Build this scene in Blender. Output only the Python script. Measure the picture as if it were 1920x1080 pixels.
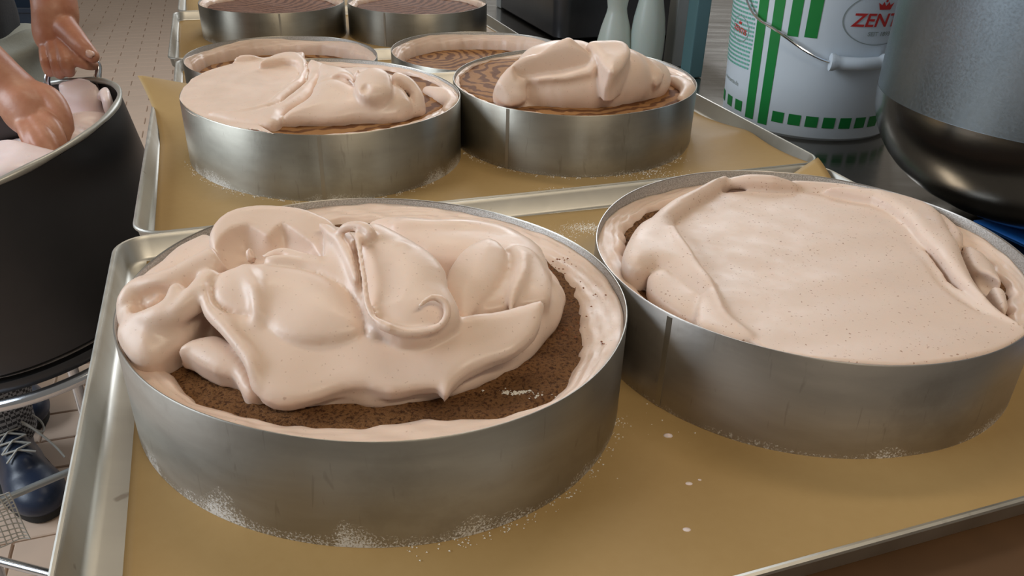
import bpy, bmesh, math, random
import numpy as np
from mathutils import Vector, Matrix, Euler

for o in list(bpy.data.objects):
    bpy.data.objects.remove(o, do_unlink=True)
scene = bpy.context.scene
COL = scene.collection
random.seed(7)
RNG = np.random.default_rng(11)
PI = math.pi

# ------------------------------------------------------------------ camera
# origin of the world: under the lens, z = 0 is the top of the nearest tray
cam_data = bpy.data.cameras.new('camera')
cam = bpy.data.objects.new('camera', cam_data)
COL.objects.link(cam)
cam_data.sensor_width = 36.0
cam_data.lens = 36.0 * 1519.8 / 1920.0
cam_data.clip_start = 0.02
cam_data.clip_end = 60
_X = Vector((0.9996, 0.0142, 0.0257)); _U = Vector((-0.0294, 0.4830, 0.8751)); _F = Vector((0, 0.8755, -0.4832))
_rot = Matrix((_X, _U, -_F)).transposed().to_4x4()
cam.matrix_world = Matrix.Translation((0, 0, 0.2722)) @ _rot
scene.camera = cam

# ------------------------------------------------------------------ light
scene.view_settings.view_transform = 'Standard'
scene.view_settings.look = 'None'
scene.view_settings.gamma = 1.0
scene.view_settings.use_curve_mapping = False
scene.view_settings.exposure = -0.12
world = bpy.data.worlds.new('bakery_ambience')
scene.world = world
world.use_nodes = True
world.node_tree.nodes['Background'].inputs[0].default_value = (0.60, 0.56, 0.50, 1)
world.node_tree.nodes['Background'].inputs[1].default_value = 0.34

def area(name, loc, target, sx, sy, energy, col):
    l = bpy.data.lights.new(name, 'AREA')
    l.shape = 'RECTANGLE'; l.size = sx; l.size_y = sy; l.energy = energy; l.color = col
    o = bpy.data.objects.new(name, l)
    COL.objects.link(o)
    o.location = loc
    d = Vector(target) - Vector(loc)
    o.rotation_euler = d.to_track_quat('-Z', 'Y').to_euler()
    return o
# daylight from the bakery's windows, to the left and behind the trays
area('window_daylight', (-3.4, 0.2, 1.5), (0, 0.7, 0), 2.6, 1.6, 120, (0.80, 0.90, 1.0))
area('window_daylight_rear', (0.6, 5.2, 2.1), (0, 0.7, 0), 3.0, 1.4, 95, (0.88, 0.94, 1.0))
# warm ceiling strip lamps
area('ceiling_strip_lamp', (0.9, -1.1, 2.2), (0.2, 0.5, 0), 1.5, 0.25, 26, (1.0, 0.86, 0.66))
area('ceiling_strip_lamp', (-0.2, 1.6, 2.3), (-0.2, 1.6, 0), 1.6, 0.3, 16, (1.0, 0.88, 0.70))

# ------------------------------------------------------------------ helpers
def tag(o, label=None, cat=None, group=None, kind=None):
    if label: o['label'] = label
    if cat: o['category'] = cat
    if group: o['group'] = group
    if kind: o['kind'] = kind
    return o

def empty(name, loc=(0, 0, 0)):
    o = bpy.data.objects.new(name, None)
    o.empty_display_size = 0.02
    o.location = loc
    COL.objects.link(o)
    return o

def mesh_obj(name, verts, faces, mat, parent=None, smooth=True):
    me = bpy.data.meshes.new(name)
    if isinstance(verts, np.ndarray):
        verts = verts.tolist()
    if isinstance(faces, np.ndarray):
        faces = faces.tolist()
    me.from_pydata(verts, [], faces)
    me.update()
    if smooth:
        me.polygons.foreach_set('use_smooth', [True] * len(me.polygons))
    if mat is not None:
        me.materials.append(mat)
    o = bpy.data.objects.new(name, me)
    COL.objects.link(o)
    if parent is not None:
        o.parent = parent
        o.matrix_parent_inverse = Matrix.Translation(-parent.location) if parent.type == 'EMPTY' else Matrix()
    return o

def edge_split(o, ang=35):
    me = o.data
    try:
        me.set_sharp_from_angle(angle=math.radians(ang))
    except Exception:
        pass

def recalc(o):
    bm = bmesh.new(); bm.from_mesh(o.data)
    bmesh.ops.recalc_face_normals(bm, faces=bm.faces)
    bm.to_mesh(o.data); bm.free()

class MB:
    """collects simple shapes into one mesh"""
    def __init__(self): self.v = []; self.f = []
    def add(self, v, f):
        n = len(self.v); self.v += [tuple(p) for p in v]; self.f += [tuple(i + n for i in q) for q in f]
    def box(self, c, s, rz=0.0, M=None):
        x, y, z = s[0] / 2, s[1] / 2, s[2] / 2
        vs = [Vector((a * x, b * y, d * z)) for a in (-1, 1) for b in (-1, 1) for d in (-1, 1)]
        R = M if M is not None else Matrix.Rotation(rz, 3, 'Z')
        self.add([R @ v + Vector(c) for v in vs],
                 [(0, 1, 3, 2), (4, 6, 7, 5), (0, 4, 5, 1), (2, 3, 7, 6), (0, 2, 6, 4), (1, 5, 7, 3)])
    def tube(self, pts, r, n=10, closed=False, caps=True):
        pts = [Vector(p) for p in pts]
        m = len(pts); vs = []; fs = []
        rad = r if isinstance(r, (list, tuple)) else [r] * m
        prev = None
        for i, p in enumerate(pts):
            if closed:
                t = pts[(i + 1) % m] - pts[i - 1]
            else:
                t = pts[min(i + 1, m - 1)] - pts[max(i - 1, 0)]
            t.normalize()
            if prev is None:
                a = t.orthogonal().normalized()
            else:
                a = (prev - t * prev.dot(t)).normalized()
            prev = a
            b = t.cross(a)
            for k in range(n):
                w = 2 * PI * k / n
                vs.append(p + (a * math.cos(w) + b * math.sin(w)) * rad[i])
        for i in range(m if closed else m - 1):
            j = (i + 1) % m
            for k in range(n):
                l = (k + 1) % n
                fs.append((i * n + k, i * n + l, j * n + l, j * n + k))
        if caps and not closed:
            fs.append(tuple(range(n - 1, -1, -1))); fs.append(tuple((m - 1) * n + k for k in range(n)))
        self.add(vs, fs)
    def lathe(self, prof, n=64, c=(0, 0, 0), M=None, closed=False, caps=True):
        vs = []; fs = []
        R = M if M is not None else Matrix.Identity(3)
        for (r, z) in prof:
            for k in range(n):
                w = 2 * PI * k / n
                vs.append(R @ Vector((r * math.cos(w), r * math.sin(w), z)) + Vector(c))
        m = len(prof)
        for i in range(m if closed else m - 1):
            j = (i + 1) % m
            for k in range(n):
                l = (k + 1) % n
                fs.append((i * n + k, i * n + l, j * n + l, j * n + k))
        if not closed and caps:
            if prof[0][0] > 1e-6: fs.append(tuple(range(n - 1, -1, -1)))
            if prof[-1][0] > 1e-6: fs.append(tuple((m - 1) * n + k for k in range(n)))
        self.add(vs, fs)
    def build(self, name, mat, parent=None, smooth=True, sharp=38):
        o = mesh_obj(name, self.v, self.f, mat, parent, smooth)
        if smooth and sharp: edge_split(o, sharp)
        return o

def smooth_path(pts, n=6, closed=False):
    P = [np.array(p, float) for p in pts]; m = len(P); out = []
    rng = range(m if closed else m - 1)
    for i in rng:
        if closed: a, b, c, d = P[i - 1], P[i], P[(i + 1) % m], P[(i + 2) % m]
        else: a, b, c, d = P[max(i - 1, 0)], P[i], P[i + 1], P[min(i + 2, m - 1)]
        for k in range(n):
            t = k / n
            out.append(0.5 * ((2 * b) + (-a + c) * t + (2 * a - 5 * b + 4 * c - d) * t * t + (-a + 3 * b - 3 * c + d) * t ** 3))
    if not closed: out.append(P[-1])
    return out

# table frame: trays, table and floor tiles share one direction, 19.6 degrees round from the camera's right
ANG = math.radians(19.6)
E1 = Vector((math.cos(ANG), math.sin(ANG), 0)); E2 = Vector((-math.sin(ANG), math.cos(ANG), 0))
def TF(a, b, z=0.0):
    return E1 * a + E2 * b + Vector((0, 0, z))

# ------------------------------------------------------------------ materials
class NT:
    def __init__(self, name):
        self.m = bpy.data.materials.new(name); self.m.use_nodes = True
        self.t = self.m.node_tree; self.n = self.t.nodes
        self.b = self.n['Principled BSDF']
        self.tc = self.n.new('ShaderNodeTexCoord')
    def link(self, a, b): self.t.links.new(a, b)
    def set(self, **k):
        names = dict(color='Base Color', rough='Roughness', metal='Metallic', spec='Specular IOR Level', sss='Subsurface Weight', trans='Transmission Weight', coat='Coat Weight', ior='IOR', aniso='Anisotropic', alpha='Alpha')
        for a, v in k.items():
            i = self.b.inputs[names[a]]
            i.default_value = (v[0], v[1], v[2], 1) if isinstance(v, (tuple, list)) else v
        return self
    def mapping(self, scale=(1, 1, 1), loc=(0, 0, 0), rot=(0, 0, 0), src='Object'):
        mp = self.n.new('ShaderNodeMapping')
        mp.inputs['Scale'].default_value = scale; mp.inputs['Location'].default_value = loc; mp.inputs['Rotation'].default_value = rot
        self.link(self.tc.outputs[src], mp.inputs['Vector'])
        return mp.outputs[0]
    def noise(self, scale, detail=3, rough=0.55, dist=0.0, vec=None):
        t = self.n.new('ShaderNodeTexNoise')
        t.inputs['Scale'].default_value = scale; t.inputs['Detail'].default_value = detail
        t.inputs['Roughness'].default_value = rough; t.inputs['Distortion'].default_value = dist
        self.link(vec if vec is not None else self.tc.outputs['Object'], t.inputs['Vector'])
        return t.outputs['Fac']
    def ramp(self, fac, stops, mode='LINEAR'):
        r = self.n.new('ShaderNodeValToRGB'); r.color_ramp.interpolation = mode
        while len(r.color_ramp.elements) < len(stops): r.color_ramp.elements.new(0.5)
        for e, (p, c) in zip(r.color_ramp.elements, stops):
            e.position = p
            e.color = (c, c, c, 1) if isinstance(c, (int, float)) else (c[0], c[1], c[2], 1)
        self.link(fac, r.inputs[0])
        return r.outputs[0]
    def mix(self, fac, a, b, mode='MIX'):
        m = self.n.new('ShaderNodeMix'); m.data_type = 'RGBA'; m.blend_type = mode
        for sock, v in ((m.inputs[0], fac), (m.inputs[6], a), (m.inputs[7], b)):
            if isinstance(v, (int, float)): sock.default_value = v if sock is m.inputs[0] else (v, v, v, 1)
            elif isinstance(v, (tuple, list)): sock.default_value = (v[0], v[1], v[2], 1)
            else: self.link(v, sock)
        return m.outputs[2]
    def math(self, op, a, b=None, c=None, clamp=False):
        m = self.n.new('ShaderNodeMath'); m.operation = op; m.use_clamp = clamp
        for i, v in enumerate((a, b, c)):
            if v is None: continue
            if isinstance(v, (int, float)): m.inputs[i].default_value = v
            else: self.link(v, m.inputs[i])
        return m.outputs[0]
    def sep(self, vec=None):
        s = self.n.new('ShaderNodeSeparateXYZ'); self.link(vec if vec is not None else self.tc.outputs['Object'], s.inputs[0]); return s.outputs
    def bump(self, h, strength=0.3, dist=0.001):
        b = self.n.new('ShaderNodeBump'); b.inputs['Strength'].default_value = strength; b.inputs['Distance'].default_value = dist
        self.link(h, b.inputs['Height']); self.link(b.outputs[0], self.b.inputs['Normal'])
    def color(self, s): self.link(s, self.b.inputs['Base Color']); return self
    def rough(self, s): self.link(s, self.b.inputs['Roughness']); return self
    def metal(self, s): self.link(s, self.b.inputs['Metallic']); return self

def plain(name, c, rough=0.5, metal=0.0, bump=None, var=0.08, vs=12, **k):
    t = NT(name); t.set(rough=rough, metal=metal, **k)
    n = t.noise(vs, 4)
    t.color(t.mix(n, tuple(x * (1 - var) for x in c), tuple(min(1, x * (1 + var)) for x in c)))
    if bump: t.bump(t.noise(bump[0], 3), bump[1], bump[2])
    return t.m

def m_cream(name, c, speck=0.5, rough=0.37, thr=0.72):
    t = NT(name); t.set(rough=rough, spec=0.42, sss=0.22)
    t.b.inputs['Subsurface Radius'].default_value = (0.006, 0.003, 0.002)
    t.b.inputs['Subsurface Scale'].default_value = 0.6
    base = t.mix(t.noise(38, 3), tuple(x * 0.965 for x in c), tuple(min(1, x * 1.03) for x in c))
    sp = t.ramp(t.noise(620, 1, 0.4), [(0.0, 0.0), (thr, 0.0), (thr + 0.05, 1.0), (1.0, 1.0)])
    sp = t.math('MULTIPLY', sp, speck)
    t.color(t.mix(sp, base, (0.30, 0.15, 0.09)))
    t.rough(t.ramp(t.noise(60, 2), [(0.3, rough - 0.08), (0.7, rough + 0.12)]))
    t.bump(t.noise(260, 3), 0.18, 0.0006)
    return t.m
CREAM = m_cream('whipped_pink_cream', (0.76, 0.585, 0.48), 0.35)
CREAM_SPECK = m_cream('smoothed_pink_cream', (0.69, 0.53, 0.435), 0.8, 0.45, 0.70)
CREAM_WHITE = m_cream('pale_cream_in_bowl', (0.80, 0.66, 0.64), 0.1, 0.35)

def m_ring(name, dust_top, tint, seed):
    t = NT(name); t.set(metal=1.0, rough=0.38, aniso=0.65)
    t.b.inputs['Anisotropic Rotation'].default_value = 0.25
    tg = t.n.new('ShaderNodeTangent'); tg.direction_type = 'RADIAL'; tg.axis = 'Z'; t.link(tg.outputs[0], t.b.inputs['Tangent'])
    x, y, z = t.sep()
    vec = t.mapping((14, 14, 60), (seed, seed * 2, 0))
    smear = t.noise(1.0, 4, 0.6, 0.4, vec)
    stain = t.noise(22, 5, 0.65)
    base = t.mix(t.ramp(smear, [(0.35, 0.0), (0.68, 1.0)]), tuple(v * 0.86 for v in tint), tint)
    base = t.mix(t.math('MULTIPLY', t.ramp(stain, [(0.56, 0.0), (0.72, 1.0)]), 0.28), base, (0.22, 0.19, 0.15))
    scr = t.noise(1.0, 2, 0.5, 0.8, t.mapping((260, 260, 40), (3 + seed, 0, 0), (0.3, 0.2, 0)))
    base = t.mix(t.math('MULTIPLY', t.ramp(scr, [(0.66, 0.0), (0.74, 1.0)]), 0.25), base, (0.16, 0.14, 0.11))
    # sugar and flour clinging to the lower edge
    edge = t.noise(16, 3, 0.6, 0.0, t.mapping((1, 1, 0.3), (seed * 3.1, 1, 0)))
    hgt = t.math('MULTIPLY', t.ramp(edge, [(0.34, 0.05), (0.52, 0.30), (0.72, 1.0)]), dust_top)
    m = t.math('SUBTRACT', hgt, z)
    m = t.math('MULTIPLY', m, 75.0, clamp=True)
    on = t.math('GREATER_THAN', m, 0.01)
    g = t.math('ADD', t.math('MULTIPLY', m, 0.22), t.noise(900, 3, 0.8))
    m = t.math('MULTIPLY', t.ramp(g, [(0.56, 0.0), (0.68, 1.0)]), t.math('MULTIPLY', on, 0.72))
    t.color(t.mix(m, base, (0.82, 0.81, 0.79)))
    t.metal(t.math('SUBTRACT', 1.0, m))
    r = t.math('MULTIPLY_ADD', smear, 0.10, 0.36)
    t.rough(t.math('MAXIMUM', r, t.math('MULTIPLY', m, 0.85)))
    t.bump(t.math('ADD', t.noise(160, 3), t.math('MULTIPLY', m, 2.0)), 0.12, 0.0006)
    return t.m
def m_ring_inside(name):
    t = NT(name); t.set(metal=0.75, rough=0.55)
    g = t.noise(1300, 2, 0.8)
    t.color(t.mix(t.ramp(g, [(0.38, 0.0), (0.62, 1.0)]), (0.33, 0.31, 0.28), (0.58, 0.56, 0.54)))
    t.bump(g, 0.4, 0.0006)
    return t.m
RING_IN = m_ring_inside('sugared_inner_ring_wall')
SEAM = plain('weld_seam', (0.44, 0.415, 0.37), 0.45, 1.0)

def m_tray(name, c, rough=0.36):
    t = NT(name); t.set(metal=1.0, rough=rough)
    sm = t.noise(1, 4, 0.6, 0.2, t.mapping((6, 90, 6)))
    base = t.mix(sm, tuple(v * 0.82 for v in c), c)
    spot = t.ramp(t.noise(70, 2, 0.5), [(0.70, 0.0), (0.76, 1.0)])
    t.color(t.mix(t.math('MULTIPLY', spot, 0.5), base, (0.2, 0.14, 0.1)))
    t.rough(t.math('MULTIPLY_ADD', sm, 0.2, rough - 0.08))
    t.bump(t.noise(40, 3), 0.15, 0.001)
    return t.m
TRAY = m_tray('scratched_aluminium_tray', (0.60, 0.575, 0.52), 0.42)
STEEL = m_tray('brushed_steel_table', (0.34, 0.31, 0.27), 0.17)
STEEL_DARK = plain('dark_steel', (0.10, 0.105, 0.12), 0.35, 0.85, var=0.3)
CHROME = plain('chrome', (0.62, 0.64, 0.68), 0.16, 1.0)
BOWL_OUT = plain('dull_dark_bowl_steel', (0.07, 0.07, 0.075), 0.42, 0.9, var=0.25, vs=7)
BOWL_IN = plain('bowl_inner_steel', (0.12, 0.11, 0.11), 0.35, 0.95, var=0.2)
BOWL_RIM = plain('cream_smeared_bowl_rim', (0.42, 0.41, 0.37), 0.4, 0.5, var=0.2, vs=40)

def m_paper():
    t = NT('brown_baking_paper'); t.set(rough=0.55, spec=0.3)
    n = t.noise(7, 4, 0.6, 0.3)
    f = t.noise(160, 4, 0.6)
    base = t.mix(n, (0.315, 0.198, 0.074), (0.415, 0.275, 0.113))
    t.color(t.mix(t.math('MULTIPLY', f, 0.35), base, (0.45, 0.31, 0.14)))
    t.rough(t.ramp(n, [(0.3, 0.42), (0.7, 0.62)]))
    t.bump(t.math('ADD', t.noise(30, 3), t.math('MULTIPLY', f, 0.2)), 0.25, 0.0015)
    return t.m
PAPER = m_paper()

def m_sponge():
    t = NT('chocolate_sponge_crumb'); t.set(rough=0.85, spec=0.2)
    n = t.noise(26, 3, 0.6); f = t.noise(560, 4, 0.7)
    x, y, z = t.sep()
    base = t.mix(t.ramp(n, [(0.35, 0.0), (0.65, 1.0)]), (0.165, 0.074, 0.027), (0.245, 0.120, 0.048))
    base = t.mix(t.ramp(f, [(0.38, 1.0), (0.52, 0.0)]), base, (0.065, 0.025, 0.009))
    t.color(base)
    t.bump(f, 0.9, 0.002)
    return t.m
SPONGE = m_sponge()

def m_marble(name, seed, warp=7.0, dark=(0.125, 0.045, 0.014), light=(0.34, 0.165, 0.06)):
    t = NT(name); t.set(rough=0.7, spec=0.25)
    w = t.n.new('ShaderNodeTexWave'); w.wave_type = 'RINGS'; w.rings_direction = 'Z'
    w.inputs['Scale'].default_value = 21; w.inputs['Distortion'].default_value = warp
    w.inputs['Detail'].default_value = 2; w.inputs['Detail Scale'].default_value = 1.7
    t.link(t.mapping((1, 1, 1), (0.02 * seed, -0.015 * seed, 0)), w.inputs['Vector'])
    f = t.noise(300, 3, 0.7)
    base = t.mix(t.ramp(w.outputs['Fac'], [(0.30, 0.0), (0.55, 1.0)]), dark, light)
    t.color(t.mix(t.math('MULTIPLY', f, 0.3), base, (0.20, 0.09, 0.03)))
    t.bump(f, 0.5, 0.0012)
    return t.m
MARBLE = [m_marble('marbled_sponge', k) for k in range(1, 5)] + [m_marble('dark_swirled_sponge', k, 4.0, (0.10, 0.045, 0.032), (0.23, 0.115, 0.075)) for k in (5, 6)]
WOOD = plain('dark_brown_wood', (0.10, 0.048, 0.018), 0.6, var=0.35, vs=20)

WHITE_PLASTIC = plain('white_bucket_plastic', (0.66, 0.72, 0.78), 0.35, var=0.03)
GREEN_PRINT = plain('green_print', (0.01, 0.22, 0.045), 0.4, var=0.05)
TEAL_PRINT = plain('small_teal_print', (0.16, 0.46, 0.36), 0.45, var=0.05)
RED_PRINT = plain('red_print', (0.60, 0.035, 0.03), 0.4, var=0.05)
GREY_PRINT = plain('grey_print', (0.30, 0.34, 0.33), 0.45, var=0.05)
def m_kettle():
    t = NT('scuffed_steel_kettle'); t.set(metal=1.0, rough=0.3)
    n = t.noise(1, 4, 0.6, 0.2, t.mapping((30, 30, 5)))
    g = t.noise(500, 2, 0.6)
    t.color(t.mix(n, (0.20, 0.24, 0.275), (0.32, 0.37, 0.41)))
    t.rough(t.math('MULTIPLY_ADD', g, 0.25, 0.25))
    t.bump(g, 0.06, 0.0005)
    return t.m
KETTLE = m_kettle()
KETTLE_BASE = plain('polished_kettle_base', (0.36, 0.36, 0.36), 0.20, 1.0)
BLUE_PLASTIC = plain('blue_cloth', (0.010, 0.14, 0.50), 0.6, var=0.1, bump=(300, 0.3, 0.001))
NAVY_PLASTIC = plain('navy_plastic', (0.018, 0.035, 0.065), 0.45, var=0.1)
FROST = plain('frosted_plastic', (0.46, 0.53, 0.50), 0.35, var=0.06, sss=0.2)
TEAL_METAL = plain('teal_painted_metal', (0.10, 0.20, 0.22), 0.4, 0.3, var=0.1)
GREY_METAL = plain('grey_painted_metal', (0.34, 0.36, 0.37), 0.4, 0.5, var=0.1)
PALE_METAL = plain('pale_shelf_metal', (0.60, 0.62, 0.64), 0.35, 0.6, var=0.1)
SUGAR = plain('sugar_grains', (0.80, 0.76, 0.68), 0.5)

def m_skin():
    t = NT('skin'); t.set(rough=0.42, spec=0.4, sss=0.15)
    t.b.inputs['Subsurface Radius'].default_value = (0.01, 0.004, 0.002)
    n = t.noise(26, 3); f = t.noise(240, 3)
    base = t.mix(t.ramp(n, [(0.35, 0.0), (0.65, 1.0)]), (0.40, 0.165, 0.095), (0.50, 0.25, 0.155))
    t.color(t.mix(t.math('MULTIPLY', f, 0.25), base, (0.33, 0.12, 0.08)))
    t.bump(t.noise(180, 4), 0.25, 0.0012)
    return t.m
SKIN = m_skin()
NAIL = plain('fingernail', (0.62, 0.40, 0.32), 0.3)
CLOTH_DARK = plain('black_work_shirt', (0.018, 0.018, 0.022), 0.8, bump=(220, 0.4, 0.001))
CLOTH_APRON = plain('grey_apron_cloth', (0.34, 0.35, 0.31), 0.85, bump=(220, 0.4, 0.001))
HAIR = plain('dark_hair', (0.03, 0.02, 0.015), 0.6)
def m_check():
    t = NT('fine_checked_trouser_cloth'); t.set(rough=0.85)
    c = t.n.new('ShaderNodeTexChecker'); c.inputs['Scale'].default_value = 150
    c.inputs[1].default_value = (0.03, 0.032, 0.04, 1); c.inputs[2].default_value = (0.28, 0.29, 0.31, 1)
    t.link(t.tc.outputs['Object'], c.inputs[0]); t.link(c.outputs[0], t.b.inputs['Base Color'])
    return t.m
CHECK = m_check()
SHOE = plain('dark_blue_shoe_leather', (0.012, 0.022, 0.05), 0.38, var=0.3, bump=(90, 0.3, 0.001))
SOLE = plain('black_rubber_sole', (0.012, 0.012, 0.012), 0.7)
LACE = plain('white_cord', (0.52, 0.51, 0.47), 0.8)
def m_tile(name, c):
    t = NT(name); t.set(rough=0.42)
    oi = t.n.new('ShaderNodeObjectInfo')
    n = t.noise(9, 4)
    base = t.mix(n, tuple(v * 0.9 for v in c), c)
    t.color(t.mix(t.math('MULTIPLY', oi.outputs['Random'], 0.25), base, tuple(v * 0.8 for v in c)))
    t.bump(t.noise(50, 3), 0.1, 0.001)
    return t.m
TILE = m_tile('beige_floor_tile', (0.64, 0.48, 0.37))
GROUT = plain('grey_grout', (0.42, 0.32, 0.24), 0.9)

# ------------------------------------------------------------------ signed-distance sculpting
class SDF:
    def __init__(self, lo, hi, h, warp=0.0, wl=0.03, seed=1, far=0.03):
        self.lo = np.array(lo, float); self.h = h; self.far = far
        n = np.ceil((np.array(hi) - self.lo) / h).astype(int) + 1
        self.n = n
        ax = [self.lo[i] + h * np.arange(n[i]) for i in range(3)]
        self.ax = ax
        X, Y, Z = np.meshgrid(*[a.astype(np.float32) for a in ax], indexing='ij')
        if warp > 0:
            r = np.random.default_rng(seed)
            W = [np.zeros_like(X) for _ in range(3)]
            for c in range(3):
                for k in range(5):
                    d = r.normal(size=3); d /= np.linalg.norm(d)
                    fr = 2 * PI / (wl * r.uniform(0.6, 1.6))
                    W[c] += np.sin((X * d[0] + Y * d[1] + Z * d[2]) * fr + r.uniform(0, 6.28)).astype(np.float32)
            X = X + warp * 0.45 * W[0]; Y = Y + warp * 0.45 * W[1]; Z = Z + warp * 0.45 * W[2]
        self.X, self.Y, self.Z = X, Y, Z
        self.f = np.full(X.shape, far, np.float32)
        self.pad = 3 * warp
    def box(self, lo, hi):
        s = []
        for i in range(3):
            a = int(np.clip(np.floor((lo[i] - self.lo[i]) / self.h), 0, self.n[i]))
            b = int(np.clip(np.ceil((hi[i] - self.lo[i]) / self.h) + 1, 0, self.n[i]))
            s.append(slice(a, b))
        return tuple(s)
    def put(self, s, d, k, op):
        f = self.f[s]
        if f.size == 0: return
        if op == 'add':
            hh = np.clip(0.5 + 0.5 * (f - d) / k, 0, 1); self.f[s] = f * (1 - hh) + d * hh - k * hh * (1 - hh)
        elif op == 'cut':
            hh = np.clip(0.5 - 0.5 * (f + d) / k, 0, 1); self.f[s] = f * (1 - hh) - d * hh + k * hh * (1 - hh)
        elif op == 'clip':
            hh = np.clip(0.5 - 0.5 * (d - f) / k, 0, 1); self.f[s] = f * hh + d * (1 - hh) + k * hh * (1 - hh)
    def ell(self, c, r, rz=0.0, rx=0.0, ry=0.0, k=0.004, op='add'):
        c = np.array(c, float); m = max(r) + self.far * 0.6 + k + self.pad
        s = self.box(c - m, c + m)
        R = np.array(Euler((rx, ry, rz)).to_matrix()).T.astype(np.float32)
        x, y, z = self.X[s] - c[0], self.Y[s] - c[1], self.Z[s] - c[2]
        a = R[0, 0] * x + R[0, 1] * y + R[0, 2] * z; b = R[1, 0] * x + R[1, 1] * y + R[1, 2] * z; e = R[2, 0] * x + R[2, 1] * y + R[2, 2] * z
        k0 = np.sqrt((a / r[0]) ** 2 + (b / r[1]) ** 2 + (e / r[2]) ** 2) + 1e-6
        k1 = np.sqrt((a / r[0] ** 2) ** 2 + (b / r[1] ** 2) ** 2 + (e / r[2] ** 2) ** 2) + 1e-6
        self.put(s, k0 * (k0 - 1) / k1, k, op)
    def tube(self, pts, rad, k=0.004, op='add', n=5, sz=1.0):
        P = smooth_path(pts, n) if len(pts) > 2 else [np.array(p, float) for p in pts]
        m = len(P)
        if not isinstance(rad, (list, tuple)): rad = [rad] * len(pts)
        rr = np.interp(np.linspace(0, 1, m), np.linspace(0, 1, len(rad)), rad)
        A = np.array(P); R = max(rad)
        mg = R / min(sz, 1) + self.far * 0.5 + k + self.pad
        s = self.box(A.min(0) - mg, A.max(0) + mg)
        x, y, z = self.X[s], self.Y[s], self.Z[s]
        if x.size == 0: return
        best = None
        for i in range(m - 1):
            a, b = P[i], P[i + 1]
            ba = b - a; baz = ba[2] / sz
            L = ba[0] ** 2 + ba[1] ** 2 + baz ** 2 + 1e-12
            px, py, pz = x - a[0], y - a[1], (z - a[2]) / sz
            t = np.clip((px * ba[0] + py * ba[1] + pz * baz) / L, 0, 1).astype(np.float32)
            d = np.sqrt((px - t * ba[0]) ** 2 + (py - t * ba[1]) ** 2 + (pz - t * baz) ** 2) - (rr[i] + (rr[i + 1] - rr[i]) * t)
            best = d if best is None else np.minimum(best, d)
        self.put(s, best * min(sz, 1), k, op)
    def lobe(self, pts, H=0.008, w=0.014, dep=0.02, k=0.0015, op='add', soft=2):
        """pillow of cream over a traced outline: the outline's own plane, a rounded edge of width w, a crown of height H"""
        A = np.array(smooth_path(pts, soft, True) if soft > 1 else pts, float)
        c = A.mean(0)
        n = np.linalg.svd(A - c)[2][2]; n = n if n[2] > 0 else -n
        u = np.array([1.0, 0, 0]) - n * n[0]; u /= np.linalg.norm(u); v = np.cross(n, u)
        q = np.stack([(A - c) @ u, (A - c) @ v], 1)
        m = self.far * 0.4 + H + dep + self.pad
        s = self.box(A.min(0) - m, A.max(0) + m)
        x, y, z = self.X[s] - c[0], self.Y[s] - c[1], self.Z[s] - c[2]
        if x.size == 0: return
        a = (x * u[0] + y * u[1] + z * u[2]).astype(np.float32); b = (x * v[0] + y * v[1] + z * v[2]).astype(np.float32); h = (x * n[0] + y * n[1] + z * n[2]).astype(np.float32)
        d = np.full(a.shape, 1e9, np.float32); par = np.zeros(a.shape, bool)
        for i in range(len(q)):
            p0, p1 = q[i].astype(np.float32), q[i - 1].astype(np.float32); e = p1 - p0
            wx, wy = a - p0[0], b - p0[1]
            t = np.clip((wx * e[0] + wy * e[1]) / (e[0] * e[0] + e[1] * e[1] + 1e-12), 0, 1)
            d = np.minimum(d, (wx - e[0] * t) ** 2 + (wy - e[1] * t) ** 2)
            cond = (b >= p0[1]) != (b >= p1[1])
            if abs(e[1]) > 1e-9:
                par ^= cond & (wx < e[0] * (wy / e[1]))
        d = np.sqrt(d); d = np.where(par, -d, d)
        mm = np.clip(-d / w, 0, 1); hh = H * np.sqrt(np.maximum(1 - (1 - mm) ** 2, 0))
        if op == 'add':
            f = np.maximum(np.maximum((h - hh) * 0.8, d), -h - dep)
            f = np.where((d > 0) & (h > 0), np.sqrt(d * d + h * h), f)
        else:
            f = np.maximum(np.maximum(-(h + hh) * 0.8, d), h - 0.03)
        self.put(s, f.astype(np.float32), k, op)
    def prism(self, poly, z0, z1, k=0.003, op='add', tilt=(0, 0), ref=(0, 0), rnd=0.0):
        """vertical prism over a polygon; its top may tilt"""
        poly = np.array(poly, float)[:, :2]; n = len(poly)
        x, y = self.X[:, :, 0], self.Y[:, :, 0]
        d = np.full(x.shape, 1e9); sg = np.ones(x.shape)
        for i in range(n):
            a = poly[i]; b = poly[i - 1]
            ex, ey = b - a; wx, wy = x - a[0], y - a[1]
            t = np.clip((wx * ex + wy * ey) / (ex * ex + ey * ey), 0, 1)
            d = np.minimum(d, (wx - ex * t) ** 2 + (wy - ey * t) ** 2)
            c1 = y >= a[1]; c2 = y < b[1]; c3 = ex * wy > ey * wx
            allc = (c1 & c2 & c3) | (~c1 & ~c2 & ~c3)
            sg = np.where(allc, -sg, sg)
        d2 = (sg * np.sqrt(d)).astype(np.float32)[:, :, None]
        top = z1 + tilt[0] * (self.X - ref[0]) + tilt[1] * (self.Y - ref[1])
        dz = np.maximum(self.Z - top, z0 - self.Z)
        q = np.maximum(d2 + rnd, dz + rnd)
        q = np.minimum(q, 0) + np.sqrt(np.maximum(d2 + rnd, 0) ** 2 + np.maximum(dz + rnd, 0) ** 2) - rnd
        self.put((slice(None),) * 3, q, k, op)
    def clip_cyl(self, c, r, z0=None, k=0.001):
        self.put((slice(None),) * 3, np.sqrt((self.X - c[0]) ** 2 + (self.Y - c[1]) ** 2) - r, k, 'clip')
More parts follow.
